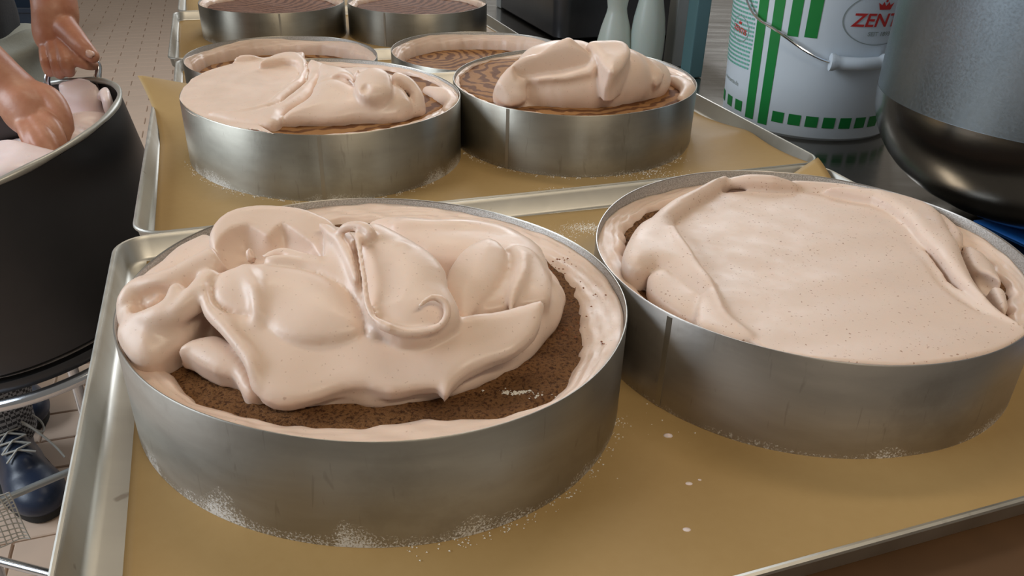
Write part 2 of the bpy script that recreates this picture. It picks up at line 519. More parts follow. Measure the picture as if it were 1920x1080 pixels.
    def mesh(self, name, mat, parent=None, iters=1):
        f = self.f.copy()
        b = self.far
        f[0] = f[-1] = b; f[:, 0] = f[:, -1] = b; f[:, :, 0] = f[:, :, -1] = b
        ins = f < 0
        cnt = np.zeros(tuple(np.array(f.shape) - 1), np.int8)
        offs = [(i, j, k) for i in (0, 1) for j in (0, 1) for k in (0, 1)]
        sl = lambda i, j, k: (slice(i, f.shape[0] - 1 + i), slice(j, f.shape[1] - 1 + j), slice(k, f.shape[2] - 1 + k))
        for o in offs: cnt += ins[sl(*o)]
        act = (cnt > 0) & (cnt < 8)
        idx = np.argwhere(act)
        vid = np.full(act.shape, -1, np.int64); vid[act] = np.arange(len(idx))
        acc = np.zeros((len(idx), 3)); num = np.zeros(len(idx))
        for a in offs:
            for ax in range(3):
                if a[ax]: continue
                bb = list(a); bb[ax] = 1
                fa = f[tuple((idx + a).T)]; fb = f[tuple((idx + bb).T)]
                cr = (fa < 0) != (fb < 0)
                t = np.where(cr, fa / np.where(cr, fa - fb, 1), 0)
                p = np.array(a, float)[None] + np.zeros((len(idx), 3)); p[:, ax] += t
                acc += p * cr[:, None]; num += cr
        V = idx + acc / num[:, None]
        quads = []
        for ax in range(3):
            u, v = [(1, 2), (2, 0), (0, 1)][ax]
            s0 = [slice(None)] * 3; s1 = [slice(None)] * 3
            s0[ax] = slice(0, -1); s1[ax] = slice(1, None)
            A = ins[tuple(s0)]; B = ins[tuple(s1)]
            e = np.argwhere(A != B)
            ok = (e[:, u] > 0) & (e[:, v] > 0) & (e[:, u] < f.shape[u] - 1) & (e[:, v] < f.shape[v] - 1)
            e = e[ok]
            du = np.zeros(3, int); du[u] = 1; dv = np.zeros(3, int); dv[v] = 1
            q = np.stack([vid[tuple((e - du - dv).T)], vid[tuple((e - dv).T)], vid[tuple(e.T)], vid[tuple((e - du).T)]], 1)
            flip = ~A[tuple(e.T)]
            q[flip] = q[flip][:, ::-1]
            quads.append(q)
        Q = np.concatenate(quads)
        for _ in range(iters):
            S = np.zeros_like(V); N = np.zeros(len(V))
            for i in range(4):
                for j in (1, 3):
                    np.add.at(S, Q[:, i], V[Q[:, (i + j) % 4]]); np.add.at(N, Q[:, i], 1)
            V = V * 0.45 + 0.55 * S / np.maximum(N, 1)[:, None]
        V = self.lo + V * self.h
        me = bpy.data.meshes.new(name)
        me.vertices.add(len(V)); me.vertices.foreach_set('co', V.astype(np.float32).ravel())
        me.loops.add(len(Q) * 4); me.loops.foreach_set('vertex_index', Q.astype(np.int32).ravel())
        me.polygons.add(len(Q)); me.polygons.foreach_set('loop_start', np.arange(0, len(Q) * 4, 4, dtype=np.int32))
        me.polygons.foreach_set('use_smooth', np.ones(len(Q), bool))
        me.update(calc_edges=True); me.validate()
        me.materials.append(mat)
        o = bpy.data.objects.new(name, me); COL.objects.link(o)
        if parent is not None:
            o.parent = parent
            o.matrix_parent_inverse = Matrix.Translation(-parent.location)
        return o

# ================================================================== THE SETTING
FLOOR_Z = -0.90
TABLE_Z = -0.057
fl = MB()
fl.add([TF(a, b, FLOOR_Z - 0.006) for a, b in ((-3.6, -1.2), (3.0, -1.2), (3.0, 10.0), (-3.6, 10.0))], [(0, 1, 2, 3)])
floor = fl.build('floor', GROUT, None, smooth=False)
tag(floor, kind='structure')
TL, TW, GAP = 0.20, 0.10, 0.004
def tile_mesh():
    m = MB(); x, y = TL / 2 - GAP / 2, TW / 2 - GAP / 2; b = 0.002
    lo = [(-x, -y, -0.006), (x, -y, -0.006), (x, y, -0.006), (-x, y, -0.006)]
    hi = [(-x + b, -y + b, 0), (x - b, -y + b, 0), (x - b, y - b, 0), (-x + b, y - b, 0)]
    mi = [(-x, -y, -b), (x, -y, -b), (x, y, -b), (-x, y, -b)]
    m.add(lo + mi + hi, [(8, 9, 10, 11)] + [(i, (i + 1) % 4, 4 + (i + 1) % 4, 4 + i) for i in range(4)] + [(4 + i, 4 + (i + 1) % 4, 8 + (i + 1) % 4, 8 + i) for i in range(4)])
    return m
tm0 = tile_mesh()
tile0 = tm0.build('tile', TILE, None, smooth=False)
tile_me = tile0.data
COL.objects.unlink(tile0); bpy.data.objects.remove(tile0)
cells = []
for j in range(-10, 98):
    for i in range(-18, 14):
        a = (i + (0.5 if j % 2 else 0.0)) * TL; b = (j + 0.5) * TW + 0.03
        cells.append((a, b))
# tiles the photograph can see lie to the left of the trays
def seen(a, b):
    p = TF(a, b, FLOOR_Z)
    return a < 0.1 and p.x > -0.80 * p.y - 0.75 and p.x < -0.33 * p.y + 0.05 and p.y > 0.75
near = sorted([c for c in cells if seen(*c)], key=lambda c: TF(c[0], c[1]).length)[:300]
ns = set(near)
rot = Matrix.Rotation(ANG, 4, 'Z')
for a, b in near:
    o = bpy.data.objects.new('tile', tile_me)
    COL.objects.link(o)
    o.parent = floor
    o.location = TF(a, b, FLOOR_Z); o.rotation_euler = (0, 0, ANG)
rest = MB()
R3 = Matrix.Rotation(ANG, 3, 'Z')
for c in cells:
    if c in ns: continue
    t = TF(c[0], c[1], FLOOR_Z)
    rest.add([R3 @ Vector(v) + t for v in tm0.v], tm0.f)
o = rest.build('floor_tiles', TILE, floor, smooth=False); o['kind'] = 'stuff'

# ================================================================== TABLE
table = empty('steel_table', TF(0.55, 1.0, FLOOR_Z))
tag(table, 'stainless steel worktable carrying the cake trays and white bucket', 'table')
TA0, TA1, TB0, TB1 = -0.055, 1.30, -0.25, 2.45
m = MB(); m.box(TF((TA0 + TA1) / 2, (TB0 + TB1) / 2, TABLE_Z - 0.018), (TA1 - TA0, TB1 - TB0, 0.036), ANG)
o = m.build('tabletop', STEEL, table, smooth=False)
bv = o.modifiers.new('bevel', 'BEVEL'); bv.width = 0.004; bv.segments = 2
for a in (0.12, 1.2):
    for b in (-0.15, 1.1, 2.35):
        m = MB(); m.tube([TF(a, b, FLOOR_Z), TF(a, b, TABLE_Z - 0.036)], 0.02, 14); m.build('leg', CHROME, table)
m = MB(); m.box(TF(0.66, 1.1, -0.62), (1.06, 2.4, 0.02), ANG); m.build('lower_shelf', STEEL, table, smooth=False)

# ================================================================== TRAYS
def rr_loop(a0, a1, b0, b1, r, z, n=7):
    out = []
    for (cx, cy, s) in ((a1 - r, b0 + r, -PI / 2), (a1 - r, b1 - r, 0), (a0 + r, b1 - r, PI / 2), (a0 + r, b0 + r, PI)):
        for k in range(n + 1):
            w = s + PI / 2 * k / n
            out.append(TF(cx + r * math.cos(w), cy + r * math.sin(w), z))
    return out
def tray(a0, b0, z, h=0.016, label='', group=None, w=0.60, d=0.40, rc=0.022):
    a1, b1 = a0 + w, b0 + d
    root = empty('baking_tray', TF((a0 + a1) / 2, (b0 + b1) / 2, z - 0.0015))
    tag(root, label, 'tray', group)
    loops = []
    # (inset from the rim, height)
    prof = [(0.012, -0.0002), (0.008, 0.0), (0.0055, 0.002), (0.0025, h - 0.002), (0.0012, h), (0.0, h), (-0.0002, h - 0.001), (0.0006, h - 0.002), (0.0024, 0.0015), (0.0050, -0.0015), (0.012, -0.0016)]
    for ins, zz in prof:
        loops.append(rr_loop(a0 + ins, a1 - ins, b0 + ins, b1 - ins, max(rc - ins, 0.006), z + zz))
    n = len(loops[0]); vs = [p for l in loops for p in l]; fs = []
    for i in range(len(loops) - 1):
        for k in range(n):
            fs.append((i * n + k, (i + 1) * n + k, (i + 1) * n + (k + 1) % n, i * n + (k + 1) % n))
    fs.append(tuple(range(n))); fs.append(tuple((len(loops) - 1) * n + k for k in range(n - 1, -1, -1)))
    o = mesh_obj('pan', vs, fs, TRAY, root); recalc(o); edge_split(o, 50)
    m = MB(); m.tube(rr_loop(a0, a1, b0, b1, rc, z + h - 0.0012), 0.0017, 8, closed=True)
    m.build('rolled_rim', TRAY, root)
    return root
T1 = (-0.0925, 0.185); T2 = (-0.082, 0.589); T3 = (-0.076, 0.974); T4 = (-0.088, 1.380); T5 = (-0.080, 1.785)
tray(*T1, 0.0, label='aluminium baking tray nearest the camera, under the two largest cake rings')
tray(*T2, 0.0, label='aluminium baking tray in the second row, under the two half-covered cakes')
LOWZ = TABLE_Z + 0.0017
tray(*T3, LOWZ, label='aluminium baking tray in the third row, behind the half-covered cakes')
tray(*T4, LOWZ, label='aluminium baking tray in the fourth row, under the two touching far cake rings')
tray(*T5, LOWZ, label='farthest aluminium baking tray, only a corner showing at the top edge')
# thick wooden board that carries the first two trays
board = empty('wooden_board', TF(0.225, 0.555, TABLE_Z)); tag(board, 'dark brown wooden board under the two nearest trays, bottom right corner', 'board')
m = MB(); m.box(TF(0.222, 0.555, TABLE_Z / 2 - 0.0008), (0.555, 0.81, -TABLE_Z - 0.0022), ANG)
o = m.build('slab', WOOD, board, smooth=False); bv = o.modifiers.new('bevel', 'BEVEL'); bv.width = 0.003; bv.segments = 2
for b_ in (0.20, 0.91):
    m = MB(); m.box(TF(0.505, b_, TABLE_Z / 2), (0.012, 0.05, 0.02), ANG); m.build('end_key', STEEL_DARK, board, smooth=False)

# ring centres (x, y, base z, ellipse cos, ellipse sin)
RINGS = dict(
    A=(-0.0730, 0.3807, 0.0, 0.0271, -0.0311), B=(0.1808, 0.4508, 0.0, 0.0023, 0.018),
    C=(-0.1858, 0.7633, 0.0, 0.0112, -0.0441), D=(0.0592, 0.8430, 0.0, -0.0343, 0.0277),
    E=(-0.3270, 1.1330, LOWZ, 0.0, 0.0), F=(-0.0560, 1.2030, LOWZ, 0.0, 0.0),
    G=(-0.4560, 1.5550, LOWZ, 0.0, 0.0), H=(-0.1930, 1.5900, LOWZ, 0.0, 0.0))
RR = 0.13; RH = 0.0586; WALL = 0.0012
def ring_r(k, th):
    e = RINGS[k]; return RR * (1 + e[3] * math.cos(2 * th) + e[4] * math.sin(2 * th))

# ------------------------------------------------------------------ baking paper
def paper(name_label, z, a0, a1, b0, b1, rings, seed, corners=(), group=None, amp=0.0022, nx=110, ny=76, grain=0.0):
    rg = np.random.default_rng(seed)
    ph = rg.uniform(0, 6.28, (6, 2)); fr = rg.uniform(6, 22, (6, 2)) * rg.choice([-1, 1], (6, 2))
    vs = []
    for j in range(ny + 1):
        for i in range(nx + 1):
            s, t = i / nx, j / ny
            a = a0 + (a1 - a0) * s; b = b0 + (b1 - b0) * t
            # the sheet is not cut quite square
            a += 0.004 * (t - 0.5) * -1.5
            w = sum(math.sin(fr[k, 0] * a + fr[k, 1] * b + ph[k, 0]) for k in range(6)) / 6.0
            p = TF(a, b)
            d = 9.0
            for r in rings:
                c = RINGS[r]; d = min(d, math.hypot(p.x - c[0], p.y - c[1]) - RR)
            mask = 0.0 if d <= 0.004 else min(1.0, (d - 0.004) / 0.03)
            dz = amp * mask * max(0.0, w + 0.35)
            e = 0.0
            for (ca, cb, rad, hh, push) in corners:
                q = math.hypot(a - ca, b - cb)
                if q < rad:
                    u = (1 - q / rad); e += hh * u * u * (3 - 2 * u) if rad < 0.09 else hh * u ** 1.6
                    a += push[0] * u * u; b += push[1] * u * u
            vs.append(TF(a, b, z + 0.0003 + dz + e))
    fs = [(j * (nx + 1) + i, j * (nx + 1) + i + 1, (j + 1) * (nx + 1) + i + 1, (j + 1) * (nx + 1) + i) for j in range(ny) for i in range(nx)]
    o = mesh_obj('baking_paper', vs, fs, PAPER)
    so = o.modifiers.new('sheet', 'SOLIDIFY'); so.thickness = 0.00025; so.offset = -1
    tag(o, name_label, 'paper', group)
    return o
paper('sheet of brown baking paper lining the tray nearest the camera', 0.0, -0.072, 0.499, 0.190, 0.575, 'AB', 3,
      corners=[(0.51, 0.585, 0.07, 0.026, (0.012, 0.012)), (0.30, 0.19, 0.12, 0.004, (0, 0)), (0.51, 0.19, 0.15, 0.019, (0.0, -0.004))])
paper('sheet of brown baking paper with upturned left corner under second row cakes', 0.0, -0.074, 0.508, 0.597, 0.982, 'CD', 4,
      corners=[(-0.075, 0.985, 0.15, 0.037, (-0.020, -0.012)), (0.508, 0.60, 0.10, 0.010, (0, 0)), (0.50, 0.70, 0.10, 0.012, (0.0, 0))])
paper('sheet of brown baking paper in the third row tray', LOWZ, -0.066, 0.512, 0.982, 1.366, 'EF', 5)
paper('sheet of brown baking paper under the two touching far cake rings', LOWZ, -0.078, 0.500, 1.388, 1.772, 'GH', 6)
paper('sheet of brown baking paper on the farthest tray, top edge of picture', LOWZ, -0.070, 0.508, 1.793, 2.177, '', 7)

# ================================================================== CAKE RINGS
def cake_ring(k, label, dust, tint, seam, seed):
    cx, cy, bz = RINGS[k][:3]
    n = 160; vs = []; fs = []
    # outside bottom, outside top, inside top, inside bottom
    prof = [(0, 0.0), (0, 0.002), (0, RH - 0.0006), (0.0004, RH), (WALL - 0.0004, RH), (WALL, RH - 0.0006), (WALL, 0.0)]
    for ins, z in prof:
        for i in range(n):
            w = 2 * PI * i / n
            wob = 1 + 0.0010 * math.sin(5 * w + seed) + (0.0012 * math.sin(9 * w + 2 * seed) if z > 0.05 else 0)
            r = ring_r(k, w) * wob - ins
            vs.append((r * math.cos(w), r * math.sin(w), z + (0.0006 * math.sin(3 * w + seed) if z > 0.05 else 0)))
    m = len(prof)
    for i in range(m):
        j = (i + 1) % m
        for q in range(n):
            l = (q + 1) % n
            fs.append((i * n + q, i * n + l, j * n + l, j * n + q))
    o = mesh_obj('cake_ring', vs, fs, m_ring('aluminium_cake_ring', dust, tint, seed))
    o.data.materials.append(RING_IN)
    for f in o.data.polygons:
        if f.index // n in (5, 6): f.material_index = 1
    recalc(o); edge_split(o, 40)
    o.location = (cx, cy, bz + 0.0004)
    tag(o, label, 'cake ring', 'aluminium cake rings on the trays')
    # welded lap seam, a narrow strip standing a little proud
    mb = MB(); w0 = math.radians(seam); dw = 0.0016 / RR
    vv = []
    for a in (-1, 1):
        for dr in (-0.0004, 0.00045):
            for z in (0.001, RH - 0.001):
                r = ring_r(k, w0) + dr; vv.append((r * math.cos(w0 + a * dw), r * math.sin(w0 + a * dw), z))
    mb.add(vv, [(0, 1, 3, 2), (4, 6, 7, 5), (0, 4, 5, 1), (2, 3, 7, 6), (0, 2, 6, 4), (1, 5, 7, 3)])
    s = mb.build('weld_seam', SEAM, None, smooth=False)
    s.parent = o
    return o
cake_ring('A', 'large shiny cake ring in the left foreground, holding the swirled cream pile', 0.026, (0.430, 0.404, 0.361), 120, 1)
cake_ring('B', 'cake ring at the right edge, filled level with smoothed speckled cream', 0.014, (0.456, 0.421, 0.387), 222, 2)
cake_ring('C', 'cake ring in the second row with cream spread flat on its left half', 0.016, (0.430, 0.404, 0.344), 281, 3)
cake_ring('D', 'cake ring in the second row holding one big dollop of cream', 0.014, (0.396, 0.370, 0.318), 240, 4)
cake_ring('E', 'cake ring in the third row, half hidden behind the flat-spread cake', 0.010, (0.396, 0.370, 0.318), 60, 5)
cake_ring('F', 'cake ring in the third row, behind the big cream dollop', 0.010, (0.396, 0.370, 0.318), 60, 6)
cake_ring('G', 'far cake ring at top left with dark swirled cake', 0.016, (0.344, 0.318, 0.267), 290, 7)
cake_ring('H', 'far cake ring at top middle with dark swirled cake', 0.008, (0.344, 0.318, 0.267), 250, 8)

# ================================================================== CAKES
def sponge(k, parent, mat, z, r, off=(0, 0), rough=0.0006, seed=1, edge=0.003):
    cx, cy, bz = RINGS[k][:3]
    rg = np.random.default_rng(seed); ph = rg.uniform(0, 6.28, 12)
    nr, na = 26, 120; vs = [(0, 0, z)]; fs = []
    for i in range(1, nr + 1):
        for j in range(na):
            w = 2 * PI * j / na
            ro = r * (1 + 0.012 * math.sin(3 * w + ph[0]) + 0.008 * math.sin(7 * w + ph[1]) + 0.004 * math.sin(19 * w + ph[2]))
            rad = ro * (i / nr) ** 0.75
            zz = z + 0.0012 * math.sin(60 * rad * math.cos(w) + ph[3]) * math.sin(50 * rad * math.sin(w) + ph[4]) + rg.normal() * rough
            if i == nr: zz -= edge
            vs.append((rad * math.cos(w) + off[0], rad * math.sin(w) + off[1], zz))
    for j in range(na):
        vs.append((vs[1 + (nr - 1) * na + j][0], vs[1 + (nr - 1) * na + j][1], 0.002))
    for j in range(na): fs.append((0, 1 + j, 1 + (j + 1) % na))
    for i in range(nr):
        for j in range(na):
            a = 1 + i * na + j; b = 1 + i * na + (j + 1) % na
            fs.append((a, a + na, b + na, b))
    o = mesh_obj('sponge_layer', vs, fs, mat, parent)
    o.location = (cx, cy, bz)
    return o
def border(k, parent, mat, ri, z_in, z_mid, z_out, seed=1, off=(0, 0), wob=0.004, zw=0.0015, ztilt=(0, 0), inner=None):
    """cream band between sponge and ring: inner edge, crown, height at the ring wall"""
    cx, cy, bz = RINGS[k][:3]
    rg = np.random.default_rng(seed); ph = rg.uniform(0, 6.28, 14)
    nr, na = 14, 220; vs = []; fs = []
    for i in range(nr + 1):
        for j in range(na):
            w = 2 * PI * j / na
            dx, dy = math.cos(w), math.sin(w)
            if inner is not None: ri = float(np.interp(math.degrees(w) % 360, inner[0], inner[1]))
            rin = ri + wob * (0.5 * math.sin(3 * w + ph[0]) + 0.4 * math.sin(7 * w + ph[1]) + 0.25 * math.sin(17 * w + ph[2]) + 0.18 * math.sin(37 * w + ph[3]) + 0.12 * math.sin(61 * w + ph[7]))
            ro = ring_r(k, w) - WALL - 0.0003
            u = i / nr
            rad = rin + (ro - rin) * u
            zz = z_in + (z_mid - z_in) * min(1, u / 0.28) ** 0.5 if u < 0.28 else z_mid + (z_out - z_mid) * ((u - 0.28) / 0.72)
            zz += zw * math.sin(5 * w + ph[4] + 3 * u) * (0.4 + 0.6 * u) + 0.0005 * math.sin(11 * w + ph[5] + 9 * u) * math.sin(7 * w + 14 * u + ph[8]) + 0.0003 * math.sin(31 * w + ph[6] - 11 * u) * math.sin(6 * w + ph[9])
            zz += ztilt[0] * dx + ztilt[1] * dy
            vs.append((rad * dx + off[0] * (1 - u), rad * dy + off[1] * (1 - u), zz))
    for j in range(na):
        a = vs[nr * na + j]; vs.append((a[0], a[1], 0.002))
    for j in range(na):
        a = vs[j]; vs.append((a[0], a[1], 0.002))
    L = nr + 3
    for i in range(nr + 1):
        for j in range(na):
            a = i * na + j; b = i * na + (j + 1) % na
            fs.append((a, a + na, b + na, b))
    for j in range(na):
        a = (nr + 2) * na + j; b = (nr + 2) * na + (j + 1) % na
        fs.append((j, (j + 1) % na, b, a))
    o = mesh_obj('cream_border', vs, fs, mat, parent)
    recalc(o)
    o.location = (cx, cy, bz)
    return o
def cake(k, label):
    cx, cy, bz = RINGS[k][:3]
    r = empty('layer_cake', (cx, cy, bz + 0.0006))
    return tag(r, label, 'cake', 'cakes inside the rings')

cakeA = cake('A', 'cake in the left foreground heaped with glossy swirled pink cream')
sponge('A', cakeA, SPONGE, 0.0490, 0.1235, (0, 0), 0.0007, 1)
# how far the sponge reaches, all round (degrees, metres)
INNER_A = ([0, 2, 19, 90, 180, 211, 224, 234, 242, 252, 265, 276, 283, 291, 298, 305, 312, 319, 331, 348, 360],
           [0.1088, 0.1090, 0.1079, 0.108, 0.110, 0.1072, 0.1085, 0.1110, 0.1095, 0.1075, 0.1062, 0.1048, 0.1042, 0.1052, 0.1100, 0.1172, 0.1205, 0.1210, 0.1155, 0.1108, 0.1088])
border('A', cakeA, CREAM, 0.108, 0.0460, 0.0520, 0.0545, 1, zw=0.0008, wob=0.0022, inner=INNER_A)
cakeB = cake('B', 'cake at the right edge covered by level smoothed pink cream')
sponge('B', cakeB, SPONGE, 0.044, 0.118, (0, 0), 0.0007, 2)
border('B', cakeB, CREAM, 0.113, 0.042, 0.049, 0.051, 2)
cakeC = cake('C', 'cake in the second row, left half covered with flat cream')
sponge('C', cakeC, MARBLE[0], 0.0535, 0.119, (0, 0), 0.0003, 3)
border('C', cakeC, CREAM, 0.1165, 0.050, 0.0550, 0.0560, 3, zw=0.0008, wob=0.003)
cakeD = cake('D', 'cake in the second row under one big rounded cream dollop')
sponge('D', cakeD, MARBLE[1], 0.0530, 0.121, (-0.002, 0), 0.0003, 4)
border('D', cakeD, CREAM, 0.119, 0.050, 0.0545, 0.0555, 4, zw=0.0008, wob=0.003)
cakeE = cake('E', 'marbled cake without topping, third row left')
sponge('E', cakeE, MARBLE[2], 0.034, 0.118, (0, 0), 0.0002, 5)
border('E', cakeE, CREAM, 0.119, 0.033, 0.046, 0.0545, 5, zw=0.002)
cakeF = cake('F', 'marbled cake without topping, third row behind the big dollop')
sponge('F', cakeF, MARBLE[3], 0.034, 0.118, (0, 0), 0.0002, 6)
border('F', cakeF, CREAM, 0.119, 0.033, 0.046, 0.0555, 6)
cakeG = cake('G', 'dark swirled cake without topping, far left at the top edge')
sponge('G', cakeG, MARBLE[4], 0.046, 0.119, (0, 0), 0.0002, 7)
border('G', cakeG, CREAM, 0.117, 0.044, 0.052, 0.0545, 7)
cakeH = cake('H', 'dark swirled cake without topping, far middle at the top edge')
sponge('H', cakeH, MARBLE[5], 0.046, 0.119, (0, 0), 0.0002, 8)
border('H', cakeH, CREAM, 0.117, 0.044, 0.052, 0.0545, 8)

# ------------------------------------------------------------------ cream on cake A: heaped folds
S = SDF((-0.212, 0.250, 0.030), (0.072, 0.520, 0.116), 0.0012, warp=0.0006, wl=0.03, seed=4)
# body of the heap
S.ell((-0.0905, 0.3690, 0.0460), (0.080, 0.046, 0.020), rz=0.2, k=0.01)
S.ell((-0.0313, 0.4172, 0.0480), (0.062, 0.044, 0.018), rz=-0.45, k=0.01)
S.ell((-0.1383, 0.4020, 0.0560), (0.056, 0.036, 0.022), rz=0.1, k=0.01)
S.ell((-0.0929, 0.3872, 0.0620), (0.050, 0.036, 0.022), rz=0.0, k=0.01)
# thin smear along the back and the back right
S.lobe([(-0.0848, 0.4289, 0.0738), (-0.0651, 0.4350, 0.0740), (-0.0433, 0.4338, 0.0739), (-0.0201, 0.4321, 0.0737), (-0.0041, 0.4278, 0.0734), (0.0068, 0.4169, 0.0729), (0.0157, 0.4051, 0.0722), (0.0207, 0.3781, 0.0707), (0.0110, 0.3670, 0.0700), (-0.0058, 0.3765, 0.0707), (-0.0232, 0.3863, 0.0713), (-0.0469, 0.3933, 0.0718), (-0.0701, 0.4129, 0.0729)], H=0.009, w=0.018, dep=0.02, k=0.003)
S.tube([(-0.0660, 0.4180, 0.0780), (-0.0402, 0.4177, 0.0790), (-0.0160, 0.4172, 0.0760), (0.0008, 0.4066, 0.0730), (0.0112, 0.3879, 0.0700)], [0.003, 0.005, 0.005, 0.0045, 0.003], k=0.005)
# slab at the back left, against the ring
S.lobe([(-0.1919, 0.3647, 0.0682), (-0.1884, 0.3841, 0.0689), (-0.1856, 0.4013, 0.0695), (-0.1808, 0.4119, 0.0698), (-0.1745, 0.4183, 0.0700), (-0.1654, 0.4026, 0.0695), (-0.1563, 0.3873, 0.0690), (-0.1666, 0.3718, 0.0684), (-0.1754, 0.3646, 0.0682), (-0.1843, 0.3588, 0.0680)], H=0.004, w=0.012, dep=0.03, k=0.002)
# lobe slumping towards the left
S.lobe([(-0.1847, 0.3319, 0.0694), (-0.1846, 0.3246, 0.0667), (-0.1839, 0.3183, 0.0642), (-0.1771, 0.3103, 0.0607), (-0.1709, 0.3055, 0.0586), (-0.1652, 0.3045, 0.0580), (-0.1608, 0.3068, 0.0589), (-0.1558, 0.3128, 0.0613), (-0.1511, 0.3175, 0.0631), (-0.1486, 0.3260, 0.0664), (-0.1489, 0.3358, 0.0701), (-0.1515, 0.3477, 0.0743), (-0.1585, 0.3525, 0.0760), (-0.1663, 0.3496, 0.0752), (-0.1713, 0.3409, 0.0724), (-0.1793, 0.3356, 0.0706)], H=0.009, w=0.020, dep=0.02, k=0.002)
S.tube([(-0.1635, 0.3210, 0.0725), (-0.1541, 0.3213, 0.0770), (-0.1485, 0.3280, 0.0805), (-0.1452, 0.3393, 0.0830)], [0.003, 0.005, 0.006, 0.006], k=0.007)
S.tube([(-0.1846, 0.3326, 0.0660), (-0.1848, 0.3374, 0.0715), (-0.1811, 0.3422, 0.0755), (-0.1709, 0.3429, 0.0790), (-0.1602, 0.3466, 0.0815), (-0.1477, 0.3536, 0.0850)], [0.004, 0.0055, 0.006, 0.0065, 0.007, 0.008], k=0.004)
S.tube([(-0.1822, 0.3314, 0.0680), (-0.1712, 0.3239, 0.0705), (-0.1625, 0.3225, 0.0740), (-0.1584, 0.3267, 0.0780), (-0.1589, 0.3326, 0.0810)], [0.003, 0.0045, 0.005, 0.0045, 0.004], k=0.004)
S.ell((-0.1710, 0.3315, 0.0760), (0.0105, 0.0070, 0.0090), rz=0.35, k=0.003, op='cut')
S.tube([(-0.1798, 0.3410, 0.0720), (-0.1737, 0.3352, 0.0720), (-0.1705, 0.3370, 0.0740)], [0.002, 0.003, 0.002], k=0.002)
# bulge under the apron, in front of the left lobe
S.lobe([(-0.1532, 0.3091, 0.0629), (-0.1484, 0.3152, 0.0650), (-0.1378, 0.3188, 0.0660), (-0.1313, 0.3167, 0.0652), (-0.1215, 0.3105, 0.0628), (-0.1164, 0.3026, 0.0598), (-0.1112, 0.2898, 0.0548), (-0.1149, 0.2876, 0.0540), (-0.1201, 0.2925, 0.0561), (-0.1242, 0.2973, 0.0580), (-0.1321, 0.2982, 0.0585), (-0.1414, 0.3029, 0.0605), (-0.1477, 0.3071, 0.0621)], H=0.006, w=0.012, dep=0.012, k=0.0015)
# scooped lobe at the upper left with a thin lip
S.lobe([(-0.1555, 0.3712, 0.0883), (-0.1560, 0.3811, 0.0927), (-0.1510, 0.3894, 0.0961), (-0.1420, 0.3934, 0.0974), (-0.1287, 0.3958, 0.0980), (-0.1145, 0.3954, 0.0974), (-0.1023, 0.3905, 0.0950), (-0.0931, 0.3858, 0.0928), (-0.0879, 0.3712, 0.0862), (-0.0930, 0.3617, 0.0818), (-0.1078, 0.3619, 0.0824), (-0.1234, 0.3597, 0.0818), (-0.1316, 0.3557, 0.0800), (-0.1412, 0.3562, 0.0806), (-0.1498, 0.3628, 0.0841)], H=0.0045, w=0.0045, dep=0.03, k=0.002)
S.lobe([(-0.1496, 0.3615, 0.0934), (-0.1497, 0.3675, 0.0971), (-0.1466, 0.3734, 0.1004), (-0.1413, 0.3761, 0.1017), (-0.1366, 0.3767, 0.1018), (-0.1303, 0.3737, 0.0999), (-0.1257, 0.3709, 0.0980), (-0.1228, 0.3763, 0.1010), (-0.1196, 0.3792, 0.1025), (-0.1160, 0.3776, 0.1015), (-0.1097, 0.3728, 0.0985), (-0.1017, 0.3675, 0.0951), (-0.0974, 0.3621, 0.0916), (-0.0944, 0.3567, 0.0881), (-0.1053, 0.3563, 0.0883), (-0.1153, 0.3577, 0.0896), (-0.1206, 0.3563, 0.0890), (-0.1254, 0.3542, 0.0878), (-0.1292, 0.3502, 0.0853), (-0.1358, 0.3493, 0.0850), (-0.1433, 0.3528, 0.0876)], H=0.0165, w=0.020, dep=0.03, k=0.0010, op='cut', soft=1)
# band rising between the scoop and the tongue
S.lobe([(-0.1204, 0.3524, 0.0903), (-0.1110, 0.3549, 0.0909), (-0.1024, 0.3536, 0.0903), (-0.0924, 0.3520, 0.0897), (-0.0958, 0.3652, 0.0934), (-0.0960, 0.3746, 0.0958), (-0.0881, 0.3760, 0.0960), (-0.0805, 0.3699, 0.0943), (-0.0739, 0.3485, 0.0884), (-0.0690, 0.3307, 0.0828), (-0.0625, 0.3180, 0.0784), (-0.0519, 0.3098, 0.0753), (-0.0615, 0.3059, 0.0740), (-0.0660, 0.3107, 0.0759), (-0.0685, 0.3206, 0.0794), (-0.0745, 0.3303, 0.0828), (-0.0856, 0.3393, 0.0858), (-0.1016, 0.3460, 0.0881), (-0.1166, 0.3476, 0.0889)], H=0.0040, w=0.010, dep=0.02, k=0.0012)
S.tube([(-0.1307, 0.3607, 0.0900), (-0.1295, 0.3587, 0.0860), (-0.1249, 0.3572, 0.0860), (-0.1194, 0.3595, 0.0880), (-0.1134, 0.3603, 0.0890), (-0.1044, 0.3561, 0.0890), (-0.0941, 0.3510, 0.0890)], [0.0016, 0.0022, 0.0024, 0.0030, 0.0030, 0.0030, 0.0035], k=0.002)
S.ell((-0.1228, 0.3570, 0.0850), (0.008, 0.004, 0.0035), rz=0.2, k=0.001, op='cut')
S.tube([(-0.0977, 0.3716, 0.0995), (-0.0908, 0.3644, 0.0995), (-0.0844, 0.3584, 0.0985), (-0.0786, 0.3472, 0.0955), (-0.0730, 0.3333, 0.0915)], [0.0010, 0.0012, 0.0013, 0.0013, 0.001], k=0.008)
